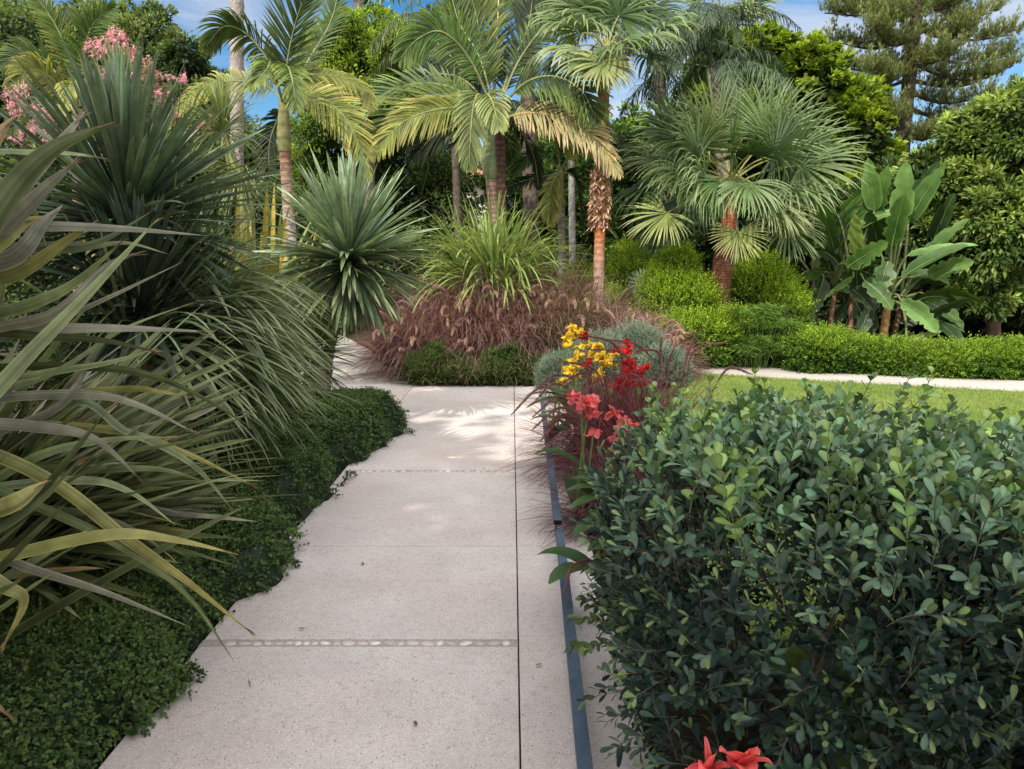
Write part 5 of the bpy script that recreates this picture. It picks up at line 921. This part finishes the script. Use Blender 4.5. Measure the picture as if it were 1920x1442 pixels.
btree('evergreen_tree', 'tall dense evergreen tree at the far left against the sky', [(60, 150, 120), (-60, 120, 130), (150, 60, 60), (40, 60, 60), (90, 260, 110)], 26, .13, .07, *EVG, nsub=260, nleaf=60, trr=.35)
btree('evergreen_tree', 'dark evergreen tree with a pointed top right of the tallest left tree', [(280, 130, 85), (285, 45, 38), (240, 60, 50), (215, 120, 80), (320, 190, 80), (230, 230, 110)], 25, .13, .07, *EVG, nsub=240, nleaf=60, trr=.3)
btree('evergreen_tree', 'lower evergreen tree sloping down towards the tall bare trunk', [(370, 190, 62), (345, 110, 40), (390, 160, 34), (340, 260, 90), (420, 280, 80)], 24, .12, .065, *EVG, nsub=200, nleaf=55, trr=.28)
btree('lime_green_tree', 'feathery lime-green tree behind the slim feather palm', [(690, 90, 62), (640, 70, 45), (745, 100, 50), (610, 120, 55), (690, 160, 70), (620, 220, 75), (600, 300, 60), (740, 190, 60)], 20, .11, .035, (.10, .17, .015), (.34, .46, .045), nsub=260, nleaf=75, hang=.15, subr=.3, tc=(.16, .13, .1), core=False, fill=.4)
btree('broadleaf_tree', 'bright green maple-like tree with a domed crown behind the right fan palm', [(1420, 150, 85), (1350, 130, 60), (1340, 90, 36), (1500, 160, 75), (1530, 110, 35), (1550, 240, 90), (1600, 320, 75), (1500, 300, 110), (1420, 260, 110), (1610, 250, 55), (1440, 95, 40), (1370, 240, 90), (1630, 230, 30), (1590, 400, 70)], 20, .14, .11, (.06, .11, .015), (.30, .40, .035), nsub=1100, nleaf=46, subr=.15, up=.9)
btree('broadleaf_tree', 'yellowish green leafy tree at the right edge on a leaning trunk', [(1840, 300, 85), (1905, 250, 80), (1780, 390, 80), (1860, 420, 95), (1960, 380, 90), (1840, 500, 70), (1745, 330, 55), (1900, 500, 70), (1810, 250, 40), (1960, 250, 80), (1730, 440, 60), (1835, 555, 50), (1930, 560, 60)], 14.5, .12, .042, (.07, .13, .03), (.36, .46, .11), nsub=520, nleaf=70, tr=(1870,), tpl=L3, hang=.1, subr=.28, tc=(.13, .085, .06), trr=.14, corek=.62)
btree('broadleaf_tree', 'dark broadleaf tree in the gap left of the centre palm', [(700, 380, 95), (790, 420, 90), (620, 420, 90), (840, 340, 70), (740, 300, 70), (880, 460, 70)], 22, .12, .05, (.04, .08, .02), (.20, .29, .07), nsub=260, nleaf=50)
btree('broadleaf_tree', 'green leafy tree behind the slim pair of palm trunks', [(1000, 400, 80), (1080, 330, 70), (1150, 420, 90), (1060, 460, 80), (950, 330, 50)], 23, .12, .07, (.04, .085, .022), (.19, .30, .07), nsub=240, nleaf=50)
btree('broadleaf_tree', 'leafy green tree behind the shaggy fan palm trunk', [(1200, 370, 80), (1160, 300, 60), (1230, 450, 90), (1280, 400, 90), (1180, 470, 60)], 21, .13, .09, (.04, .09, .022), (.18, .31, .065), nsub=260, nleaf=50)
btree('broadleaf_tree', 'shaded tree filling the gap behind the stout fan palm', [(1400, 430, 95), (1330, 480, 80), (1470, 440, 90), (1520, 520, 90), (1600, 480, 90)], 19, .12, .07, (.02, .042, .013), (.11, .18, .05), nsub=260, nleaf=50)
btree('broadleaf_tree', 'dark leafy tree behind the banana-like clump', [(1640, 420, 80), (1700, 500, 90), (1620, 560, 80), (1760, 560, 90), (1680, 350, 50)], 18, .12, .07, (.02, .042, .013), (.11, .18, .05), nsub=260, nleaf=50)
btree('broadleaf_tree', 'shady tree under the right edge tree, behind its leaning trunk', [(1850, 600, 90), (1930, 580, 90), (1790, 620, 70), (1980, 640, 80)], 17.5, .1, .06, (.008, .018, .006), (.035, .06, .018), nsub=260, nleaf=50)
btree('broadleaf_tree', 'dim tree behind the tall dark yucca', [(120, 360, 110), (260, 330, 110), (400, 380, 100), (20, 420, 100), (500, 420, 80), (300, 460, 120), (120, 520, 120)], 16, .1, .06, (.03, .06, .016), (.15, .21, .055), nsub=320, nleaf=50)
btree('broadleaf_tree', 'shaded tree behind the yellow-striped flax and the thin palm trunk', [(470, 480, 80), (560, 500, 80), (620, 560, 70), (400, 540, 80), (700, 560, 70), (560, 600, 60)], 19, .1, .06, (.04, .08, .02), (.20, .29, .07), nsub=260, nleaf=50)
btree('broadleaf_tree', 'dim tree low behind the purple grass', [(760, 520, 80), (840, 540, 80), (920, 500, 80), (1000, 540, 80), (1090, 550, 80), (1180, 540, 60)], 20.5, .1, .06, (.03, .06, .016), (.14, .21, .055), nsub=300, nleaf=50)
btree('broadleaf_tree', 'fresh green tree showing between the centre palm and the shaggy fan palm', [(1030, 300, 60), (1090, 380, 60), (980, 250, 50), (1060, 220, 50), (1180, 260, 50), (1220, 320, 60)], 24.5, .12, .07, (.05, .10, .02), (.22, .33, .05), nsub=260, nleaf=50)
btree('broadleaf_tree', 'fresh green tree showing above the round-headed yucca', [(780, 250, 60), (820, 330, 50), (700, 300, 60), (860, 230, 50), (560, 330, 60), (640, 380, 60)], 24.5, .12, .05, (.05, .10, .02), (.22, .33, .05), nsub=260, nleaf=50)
# wooded backdrop far behind, reads as one mass
mb = MB(); bl = [(A(x, 42 + 3 * sin(x), 2.4 + 1.2 * sin(x * .8) ** 2), 3.6) for x in np.arange(-46, 50, 4.2)]
crown(mb, bl, 900, 26, .32, .2, (.03, .06, .018), (.14, .21, .06), fill=.02); tag(mb.build('woodland', M_LEAF), 'dark far-off woodland closing the view behind the garden', 'woodland', kind='stuff')

# ---- araucaria with tiered limbs
Y = 30.0; t = thing('conifer', 'tall conifer with open tiers of horizontal limbs against the sky', 'conifer tree', (P(1700, 600, Y)[0], Y, 0))
tk = catmull([(P(1680, 600, Y)[0], Y, 0), P(1682, 400, Y), P(1695, 240, Y), P(1712, 80, Y), P(1728, -60, Y), P(1738, -170, Y)], 40); mb = MB(); tube(mb, tk, np.linspace(.36, .16, 40), (.085, .065, .055), 12, .05); mb.build('trunk', M_BARK, t, smooth=True)
limbs = [(1728, -90, 1560, -50, 0), (1728, -90, 1890, -70, 0), (1728, -60, 1640, -100, -.5), (1728, -60, 1820, -110, -.5),
         (1722, -20, 1545, 30, -.4), (1722, -10, 1600, 15, .4), (1722, 0, 1660, 40, -1), (1722, 0, 1860, 30, .3), (1722, 0, 1800, 10, -1), (1715, 40, 1900, 70, 0), (1715, 50, 1820, 60, -1.2), (1712, 70, 1570, 85, .2), (1712, 70, 1640, 60, -1.2), (1710, 90, 1890, 110, 0), (1708, 100, 1575, 130, -.6), (1708, 100, 1780, 105, -1.4), (1706, 115, 1860, 150, -.5), (1704, 120, 1640, 140, -1.4), (1700, 150, 1900, 128, .4), (1700, 150, 1580, 170, .2), (1698, 170, 1840, 190, -.7), (1696, 190, 1600, 205, -.6),
         (1694, 200, 1880, 215, .2), (1694, 200, 1655, 215, -1.4), (1690, 230, 1860, 250, .3), (1690, 235, 1620, 250, .4), (1688, 250, 1780, 250, -1), (1686, 270, 1640, 285, -.8), (1684, 290, 1800, 300, 0), (1684, 310, 1630, 320, 0), (1684, 340, 1780, 345, .5), (1684, 360, 1650, 370, -.6)]
for (x0, y0, x1, y1, dy) in limbs:
    a = P(x0, y0, Y); e = P(x1, y1, Y + dy * 2.2); m = lerp(a, e, .5) + A(0, 0, -.12 * np.linalg.norm(e - a) * .8); c = catmull([a, m, e + A(0, 0, .1)], 16); ml = MB(); L0 = np.linalg.norm(e - a)
    tube(ml, c, np.linspace(.09, .02, 16), (.09, .07, .06), 6, .05)
    nb = int(20 + L0 * 16); i = rng.integers(3, 16, nb); p = c[i]; tt = nrm(np.gradient(c, axis=0))[i]
    d = nrm(tt * .5 + rng.normal(0, .7, (nb, 3)) * A(1, 1, .35) + A(0, 0, .35)); q, tq = grow(p, d, rng.uniform(.4, .95, nb), -.9, 5)
    tw = q[:, 1:].reshape(-1, 3); td = tq[:, 1:].reshape(-1, 3); tw = np.concatenate([tw, tw + rng.normal(0, .07, tw.shape)]); td = np.concatenate([td, td])
    k = 8; P0 = np.repeat(tw, k, 0); D = nrm(np.repeat(td, k, 0) + rdir(len(P0)) * .8 + A(0, 0, .3)); tone = np.clip(.3 + .5 * (P0[:, 2] - c[:, 2].mean()) + rng.normal(0, .2, len(P0)), 0, 1)
    blades(ml, P0, D, rng.uniform(.12, .22, len(P0)), .022, -.3, mixcol((.08, .11, .04), (.42, .46, .17), len(P0), .15, tone), S=2, fold=.1)
    ml.build('limb', M_LEAF, t)
# small conifer tops at the right edge
btree('evergreen_tree', 'narrow evergreen top at the upper right edge behind the yellowish tree', [(1905, 200, 28), (1912, 160, 16), (1900, 250, 40), (1880, 190, 18)], 24, .1, .04, (.05, .06, .02), (.16, .17, .05), nsub=70, nleaf=50)

# ================================================================== pink blossom tree
Y = 9.6; t = thing('pink_flowering_tree', 'slender tree whose branches carry clusters of pink blossoms behind the yucca', 'flowering tree', (P(300, 600, Y)[0], Y, 0)); mb = MB(); fl = MB(); lv = MB()
base = A(P(300, 600, Y)[0], Y, 0); fork = P(310, 420, Y); tube(mb, catmull([base, lerp(base, fork, .5), fork], 12), np.linspace(.07, .05, 12), (.2, .17, .12), 8, .05)
sprays = [(215, 60, 12), (185, 90, 18), (210, 75, 16), (232, 70, 10), (170, 90, 12), (200, 92, 22), (235, 95, 22), (255, 98, 12), (228, 115, 16), (265, 115, 18), (248, 130, 20), (275, 135, 16), (262, 150, 16), (290, 150, 16), (285, 170, 16), (305, 180, 14), (298, 140, 8), (322, 147, 10), (340, 147, 10), (25, 175, 14), (40, 185, 18), (28, 205, 14), (60, 205, 14), (50, 165, 8), (70, 235, 14), (95, 228, 14), (60, 245, 12), (35, 258, 12), (90, 255, 12), (120, 222, 10), (200, 140, 12), (245, 170, 14), (310, 192, 10), (380, 235, 14), (400, 222, 8), (425, 268, 7), (360, 245, 10), (330, 220, 10), (270, 185, 14), (75, 210, 10), (20, 185, 10), (110, 240, 10)]
for (x, y, r) in sprays:
    c = P(x, y, Y + rng.uniform(-.3, .3)); R = r * PX(Y); f = lerp(fork, c, .35) + rng.normal(0, .1, 3); tube(mb, catmull([fork, f, c - A(0, 0, R * .5)], 12), np.linspace(.02, .004, 12), (.2, .17, .11), 5)
    nfl = int(r * 1.7); cc = c + rdir(nfl) * (R * rng.random(nfl) ** .4)[:, None]; k = 5
    d = nrm(rdir(nfl * k) + np.repeat(rdir(nfl) * .8, k, 0) + A(0, -.4, .2)); blades(fl, np.repeat(cc, k, 0), d, rng.uniform(.045, .07, nfl * k), .012, .8, mixcol((.76, .38, .58), (.88, .66, .76), nfl * k, .1), mixcol((.68, .18, .42), (.82, .42, .60), nfl * k, .1), S=3)
    nl = int(r * 1.0); pl = c - A(0, 0, R) + rdir(nl) * (R * 1.3); scatter(lv, L3, pl, nrm(rdir(nl) + A(0, 0, -.3)), rdir(nl), .09, .035, mixcol((.04, .07, .02), (.14, .18, .06), nl))
mb.build('branches', M_BARK, t, smooth=True); lv.build('foliage', M_LEAF, t)
fl.build('blossoms', M_PETAL, t)
# thin-leaved upright plant with a pale stem
Y = 9.3; c = P(418, 245, Y); t = thing('ponytail_plant', 'slender spiky head on a swollen yellow-green stem right of the pink blossoms', 'ponytail palm', (P(440, 600, Y)[0], Y, 0)); mb = MB(); tube(mb, catmull([(P(455, 700, Y)[0], Y, 0), P(462, 400, Y), P(440, 320, Y), P(418, 252, Y)], 20), np.linspace(.13, .05, 20), (.19, .20, .08), 12, .04); mb.build('trunk', M_BARK, t, smooth=True)
mb = MB(); rosette(mb, c, 170, .62, .018, (.14, .18, .06), (.32, .38, .18), -.5, 1.55, .8, S=8); rosette(mb, P(450, 330, Y), 120, .6, .018, (.14, .18, .06), (.30, .34, .16), -.9, .6, 1.0, S=8); mb.build('foliage', M_LEAF, t)
c = P(225, 190, 8.9); t = thing('spiky_shrub', 'pale spiky-leaved head between the pink blossoms and the dark yucca', 'shrub', (c[0], c[1], 0)); trunk(t, 'trunk', (c[0], c[1], 0), c, .07, .05, (.2, .16, .1)); mb = MB(); rosette(mb, c, 130, .62, .03, (.09, .13, .05), (.28, .33, .17), -.3, 1.5, .5, S=7); mb.build('foliage', M_LEAF, t)

# ================================================================== banana-like bird of paradise clump
ST = ((.03, .075, .015), (.08, .155, .03)); SL = ((.08, .16, .04), (.18, .31, .09))
def paddle(t, base, hubpx, dirpx, Y, dY, L, Wd, cols, droop=.5, roll=0.0, petr=.03):
    hub = P(*hubpx, Y + dY); e = P(hubpx[0] + dirpx[0], hubpx[1] + dirpx[1], Y + dY + (dirpx[2] if len(dirpx) > 2 else -.2)); d = nrm(e - hub)
    mb = MB(); tube(mb, catmull([base, lerp(base, hub, .6) + A(0, 0, .1), hub], 12), np.linspace(petr, .014, 12), (.16, .19, .07), 7); pm_ = mb
    S = 16; pts, tt = grow(hub[None], d[None], L, droop, S); v = nrm(CAM - hub); sdv = nrm(np.cross(d, v)); n_ = np.cross(sdv, d); s = (sdv * cos(roll) + n_ * sin(roll))[None]
    f = np.linspace(0, 1, S + 1); w = Wd * np.clip(np.sin(np.pi * np.clip(f, 0, 1) ** .75) ** .5, .03, 1); j = 1 + rng.normal(0, .12)
    pts = pts + rng.normal(0, .003, pts.shape); w = w * (1 - .35 * (rng.random(S + 1) < .22)) ; ribbons(mb, pts, s, w, np.array(cols[0]) * j, np.array(cols[1]) * j, .10 + .12 * rng.random(), edge=np.array(cols[1]) * j, K=7, streak=.08); ribbons(mb, pts + n_ * .012 + v * .006, s, .016 * (1 - f * .8), (.20, .26, .08), (.22, .28, .09), .05)
    return mb.build('leaf', M_GLOSS, t, smooth=True)
def strel(label, px0, py0, px1, py1, Y, leaves, cst, r=.07):
    b = P(px0, py0, Y); b[2] = 0; t = thing('banana_like_plant', label, 'bird of paradise plant', b, 'banana-like clump'); top = P(px1, py1, Y); mb = MB(); c = catmull([b, lerp(b, top, .5) + rng.normal(0, .04, 3), top], 40)
    tube(mb, c, np.linspace(r, r * .7, 40) * (1 + .08 * (np.arange(40) % 4 == 0)), np.array([np.array(cst) * (.7 if k % 4 == 0 else 1) for k in range(40)]), 10, .06); mb.build('stem', M_BARK, t, smooth=True)
    for _ in range(5): leaves = leaves + [(px1 + rng.uniform(-45, 60), py1 - rng.uniform(-60, 110), rng.uniform(-60, 70), rng.uniform(-70, 60), rng.uniform(-.2, .6), rng.uniform(.6, 1.0), rng.uniform(.22, .34), 'd' if rng.random() < .7 else 'g', rng.uniform(.4, 1.3), rng.uniform(-.9, .9))]
    for (hx, hy, dx, dy, dY, L, Wd, ck, dr, ro) in leaves: paddle(t, top, (hx, hy), (dx, dy), Y, dY, L, Wd, {'d': ((.015, .035, .012), (.035, .07, .02)), 'g': ST, 'l': SL, 'y': ((.13, .20, .04), (.22, .30, .07))}[ck], dr, ro)
Y = 13.2
strel('banana-like plant with upright leaves at the left of the clump', 1530, 640, 1525, 520, Y + .3, [(1520, 470, -50, -100, .2, 1.1, .36, 'g', .3, 0), (1540, 460, 10, -60, 0, 1.0, .34, 'd', .4, .4), (1555, 430, 40, -55, -.1, .9, .34, 'g', .4, -.3), (1500, 520, -60, -30, -.3, .8, .32, 'd', .7, .3), (1545, 520, -20, 60, -.5, .7, .3, 'd', .5, .6), (1500, 560, -45, 10, 0, .7, .3, 'd', .6, 0), (1480, 480, -40, -40, .4, .9, .3, 'd', .5, .4)], (.22, .19, .15), .05)
strel('banana-like plant at the left centre of the clump with a brown stem', 1556, 650, 1566, 545, Y + .1, [(1565, 470, -25, -90, -.2, 1.1, .38, 'g', .2, .2), (1580, 440, 45, -80, 0, 1.0, .36, 'g', .4, 0), (1590, 440, 90, -60, -.2, 1.0, .3, 'l', .5, 1.0), (1545, 510, -60, -10, -.3, .7, .3, 'g', .9, .6), (1580, 530, 50, 30, -.4, .7, .28, 'd', .6, .4), (1600, 560, 30, 50, .2, .8, .3, 'd', .5, .3)], (.24, .14, .09), .055)
strel('banana-like plant in the middle of the clump with one bright upright leaf', 1594, 650, 1596, 520, Y - .2, [(1606, 480, -2, -80, -.5, .72, .24, 'y', .0, .2), (1590, 500, 35, -25, -.6, .72, .34, 'g', .2, 0), (1640, 395, -8, -70, 0, .95, .32, 'l', .1, .2), (1640, 420, 20, -90, .2, 1.0, .36, 'g', .2, .5), (1600, 520, -60, 20, -.5, .7, .26, 'l', .8, 1.0), (1620, 525, 30, 20, -.5, .7, .3, 'g', .7, .3), (1570, 400, -30, -60, .3, 1.0, .36, 'g', .3, .4), (1620, 570, 10, 60, 0, .9, .34, 'd', .3, .2)], (.24, .13, .08), .05)
strel('banana-like plant with a yellow-brown stem at the right centre of the clump', 1642, 660, 1665, 560, Y - .1, [(1686, 430, 10, -95, 0, 1.15, .38, 'l', .1, .1), (1672, 460, 15, -65, -.3, .9, .36, 'g', .3, .3), (1700, 420, 40, -70, .2, 1.1, .36, 'g', .3, .4), (1665, 490, -20, 60, -.5, .8, .36, 'g', .5, .2), (1690, 520, 60, -40, -.4, 1.1, .3, 'g', .4, .9), (1700, 480, 100, -28, -.3, 1.1, .22, 'l', .3, 1.0), (1690, 565, 65, 30, -.4, .8, .32, 'l', .9, 0), (1640, 560, -20, 40, -.2, .8, .3, 'd', .4, .2), (1650, 470, -10, -40, .1, .9, .34, 'd', .2, .3)], (.42, .26, .09), .085)
strel('banana-like plant leaning right at the edge of the clump', 1672, 650, 1690, 560, Y + .2, [(1740, 520, 35, -20, -.3, .75, .32, 'l', .5, 0), (1720, 500, 60, -70, 0, 1.1, .3, 'g', .4, .7), (1735, 565, 60, 20, -.2, .8, .3, 'g', .9, .6), (1750, 450, 20, -50, .3, .9, .3, 'd', .3, .3), (1700, 620, 15, 40, -.4, .6, .22, 'g', .3, .2), (1720, 600, 60, -5, -.2, .8, .3, 'd', .9, .7), (1700, 640, 60, -20, -.6, .55, .16, 'y', .1, .3), (1710, 540, 30, -60, .4, 1, .34, 'd', .3, 0), (1705, 400, 30, -60, .5, 1, .32, 'd', .3, .4)], (.16, .11, .07), .06)

# ================================================================== yellow-green bushes and the low hedge along the far path
YG = ((.035, .095, .010), (.31, .44, .03)); YG2 = ((.035, .09, .012), (.24, .36, .03))
def bush(label, pxc, pyc, Y, rpx, hpx, n, cols, L=.042, W=.022, group='yellow-green bushes along the far path', name='golden_bush', tiers=1.0):
    c = P(pxc, pyc, Y); rx = rpx * PX(Y); rz = hpx * PX(Y); c[2] = max(c[2], .1); t = thing(name, label, 'bush', (c[0], c[1], 0), group); mb = MB()
    d = rdir(n, -.75, 1); bmp = 1 + .20 * vnoise(d, pxc % 7, 3) + .12 * vnoise(d, pxc % 5, 8); pos = c + d * A(rx, rx * .85, rz) * (bmp * rng.uniform(.82, 1.08, n))[:, None]; pos[:, 2] = np.maximum(pos[:, 2], rng.random(n) * .1)
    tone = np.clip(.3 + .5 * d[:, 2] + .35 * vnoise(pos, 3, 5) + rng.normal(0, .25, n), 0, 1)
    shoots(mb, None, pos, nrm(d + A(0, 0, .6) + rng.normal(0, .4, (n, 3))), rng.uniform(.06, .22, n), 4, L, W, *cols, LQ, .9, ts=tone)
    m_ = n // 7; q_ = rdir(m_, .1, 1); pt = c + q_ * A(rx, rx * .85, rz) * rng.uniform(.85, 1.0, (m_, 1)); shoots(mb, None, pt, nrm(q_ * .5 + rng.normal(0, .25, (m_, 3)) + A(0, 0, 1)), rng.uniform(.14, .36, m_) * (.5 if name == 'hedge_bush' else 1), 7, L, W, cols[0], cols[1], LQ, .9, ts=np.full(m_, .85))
    lump(mb, c, (rx * .8, rx * .68, rz * .8), A(.01, .018, .005), amp=.1); lump(mb, A(c[0], c[1], 0), (rx * .75, rx * .6, max(c[2], .2)), A(.01, .018, .005), amp=.1)  # dark lumps paint the shade inside the bush
    mb.build('foliage', M_LEAF, t); ms = MB()
    for k in range(4): tube(ms, [(c[0] + rng.normal(0, .06), c[1] + rng.normal(0, .06), 0), tuple(c + rdir(1)[0] * rx * .4)], .012, (.12, .09, .06), 5)
    ms.build('stems', M_BARK, t)
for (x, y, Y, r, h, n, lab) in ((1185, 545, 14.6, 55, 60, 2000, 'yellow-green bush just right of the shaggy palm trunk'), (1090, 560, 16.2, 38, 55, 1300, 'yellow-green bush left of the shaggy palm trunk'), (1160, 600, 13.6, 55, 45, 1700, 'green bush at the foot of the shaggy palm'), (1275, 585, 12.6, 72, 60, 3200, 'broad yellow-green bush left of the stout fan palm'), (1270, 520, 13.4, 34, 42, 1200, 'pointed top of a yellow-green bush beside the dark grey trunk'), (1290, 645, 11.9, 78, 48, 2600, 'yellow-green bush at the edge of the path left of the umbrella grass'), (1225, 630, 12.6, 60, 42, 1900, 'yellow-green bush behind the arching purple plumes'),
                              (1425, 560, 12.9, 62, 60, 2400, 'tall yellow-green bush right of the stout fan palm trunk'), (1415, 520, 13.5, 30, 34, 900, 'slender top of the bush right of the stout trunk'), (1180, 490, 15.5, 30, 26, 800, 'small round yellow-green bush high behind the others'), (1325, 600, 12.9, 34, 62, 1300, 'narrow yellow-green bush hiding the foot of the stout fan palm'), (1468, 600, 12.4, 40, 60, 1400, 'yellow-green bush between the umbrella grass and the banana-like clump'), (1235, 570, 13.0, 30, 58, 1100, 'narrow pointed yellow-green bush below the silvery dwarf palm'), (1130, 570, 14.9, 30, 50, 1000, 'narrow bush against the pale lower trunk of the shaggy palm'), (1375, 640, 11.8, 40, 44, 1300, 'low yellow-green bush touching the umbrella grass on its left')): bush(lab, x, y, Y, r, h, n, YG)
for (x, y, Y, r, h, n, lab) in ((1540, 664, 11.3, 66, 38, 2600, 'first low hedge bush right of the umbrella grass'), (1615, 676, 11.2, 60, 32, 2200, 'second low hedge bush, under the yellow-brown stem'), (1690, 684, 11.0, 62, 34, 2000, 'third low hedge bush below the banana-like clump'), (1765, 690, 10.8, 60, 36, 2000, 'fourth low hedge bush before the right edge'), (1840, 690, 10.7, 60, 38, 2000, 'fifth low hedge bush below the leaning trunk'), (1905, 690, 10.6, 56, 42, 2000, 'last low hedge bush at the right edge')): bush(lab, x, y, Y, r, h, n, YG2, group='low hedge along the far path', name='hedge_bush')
# umbrella grass
c = P(1420, 665, 11.6); t = thing('umbrella_grass', 'clump of umbrella grass with starry green tops beside the far path', 'papyrus', (c[0], c[1], 0)); mb = MB(); ms = MB()
for k in range(110):
    a = rng.uniform(0, 2 * pi); h = rng.uniform(.25, .95); r = rng.uniform(0, .62) * (1.2 - h * .5); tp = A(c[0] + cos(a) * r, c[1] + sin(a) * r * .8, h); tube(ms, [(c[0] + cos(a) * r * .5, c[1] + sin(a) * r * .4, 0), tuple(tp)], .004, (.08, .14, .03), 4, cap=False)
    rosette(mb, tp, 28, .22, .010, (.07, .15, .02), (.24, .38, .08), -.2, .6, .45, S=4, core=.005)
mb.build('foliage', M_LEAF, t); ms.build('stalks', M_STEM, t)

# ================================================================== a pale house glimpsed between the trunks
m, nt, N, L, out = newmat('render_wall'); b = N('ShaderNodeBsdfPrincipled'); b.inputs['Base Color'].default_value = (.62, .58, .52, 1); b.inputs['Roughness'].default_value = .9; co = N('ShaderNodeTexCoord'); nn_ = N('ShaderNodeTexNoise'); nn_.inputs['Scale'].default_value = 3; L(co.outputs['Object'], nn_.inputs['Vector']); bp = N('ShaderNodeBump'); bp.inputs['Strength'].default_value = .2; L(nn_.outputs['Fac'], bp.inputs['Height']); L(bp.outputs[0], b.inputs['Normal']); L(b.outputs[0], out.inputs[0]); M_WALL = m
x0 = P(850, 400, 34)[0]; t = thing('house', 'pale rendered house glimpsed between the palm trunks', 'house', (x0 + 1.2, 34, 0)); mb = MB(); box(mb, (x0 - 2, 34, 0), (x0 + 5, 40, 5.2), (.6, .57, .5)); mb.build('wall', M_WALL, t)
mb = MB(); mb.add([(x0 - 2.3, 33.6, 5.2), (x0 + 5.3, 33.6, 5.2), (x0 + 5.3, 40.4, 5.2), (x0 - 2.3, 40.4, 5.2), (x0 + .5, 37, 6.6), (x0 + 2.5, 37, 6.6)], [(0, 1, 5, 4), (2, 3, 4, 5), (3, 2, 1, 0)], (.30, .13, .08), [(1, 2, 5), (3, 0, 4)]); mb.build('roof', M_BARK, t)
for k in range(4):
    xx = x0 - 1.4 + k * 1.6
    for zz in (1.0, 3.3): mb = MB(); box(mb, (xx, 33.95, zz), (xx + .9, 34.0 - .002, zz + 1.3), (.10, .13, .16)); w_ = mb.build('window', M_GLOSS, t); m2 = MB(); box(m2, (xx - .06, 33.9, zz - .08), (xx + .96, 33.998, zz - .002), (.5, .48, .45)); m2.build('sill', M_WALL, w_, origin=A(*t.location))

# ================================================================== trees behind the viewer that shade the near part of the garden
for (x, y, z, r, lab) in ((-5.6, -5.0, 8.0, 3.6, 'shade tree standing behind the viewer, nearest the path'), (-1.2, -6.6, 8.6, 3.4, 'shade tree behind the viewer on the right of the first'), (-9.4, -1.6, 8.2, 3.6, 'shade tree at the far left behind the bed')):
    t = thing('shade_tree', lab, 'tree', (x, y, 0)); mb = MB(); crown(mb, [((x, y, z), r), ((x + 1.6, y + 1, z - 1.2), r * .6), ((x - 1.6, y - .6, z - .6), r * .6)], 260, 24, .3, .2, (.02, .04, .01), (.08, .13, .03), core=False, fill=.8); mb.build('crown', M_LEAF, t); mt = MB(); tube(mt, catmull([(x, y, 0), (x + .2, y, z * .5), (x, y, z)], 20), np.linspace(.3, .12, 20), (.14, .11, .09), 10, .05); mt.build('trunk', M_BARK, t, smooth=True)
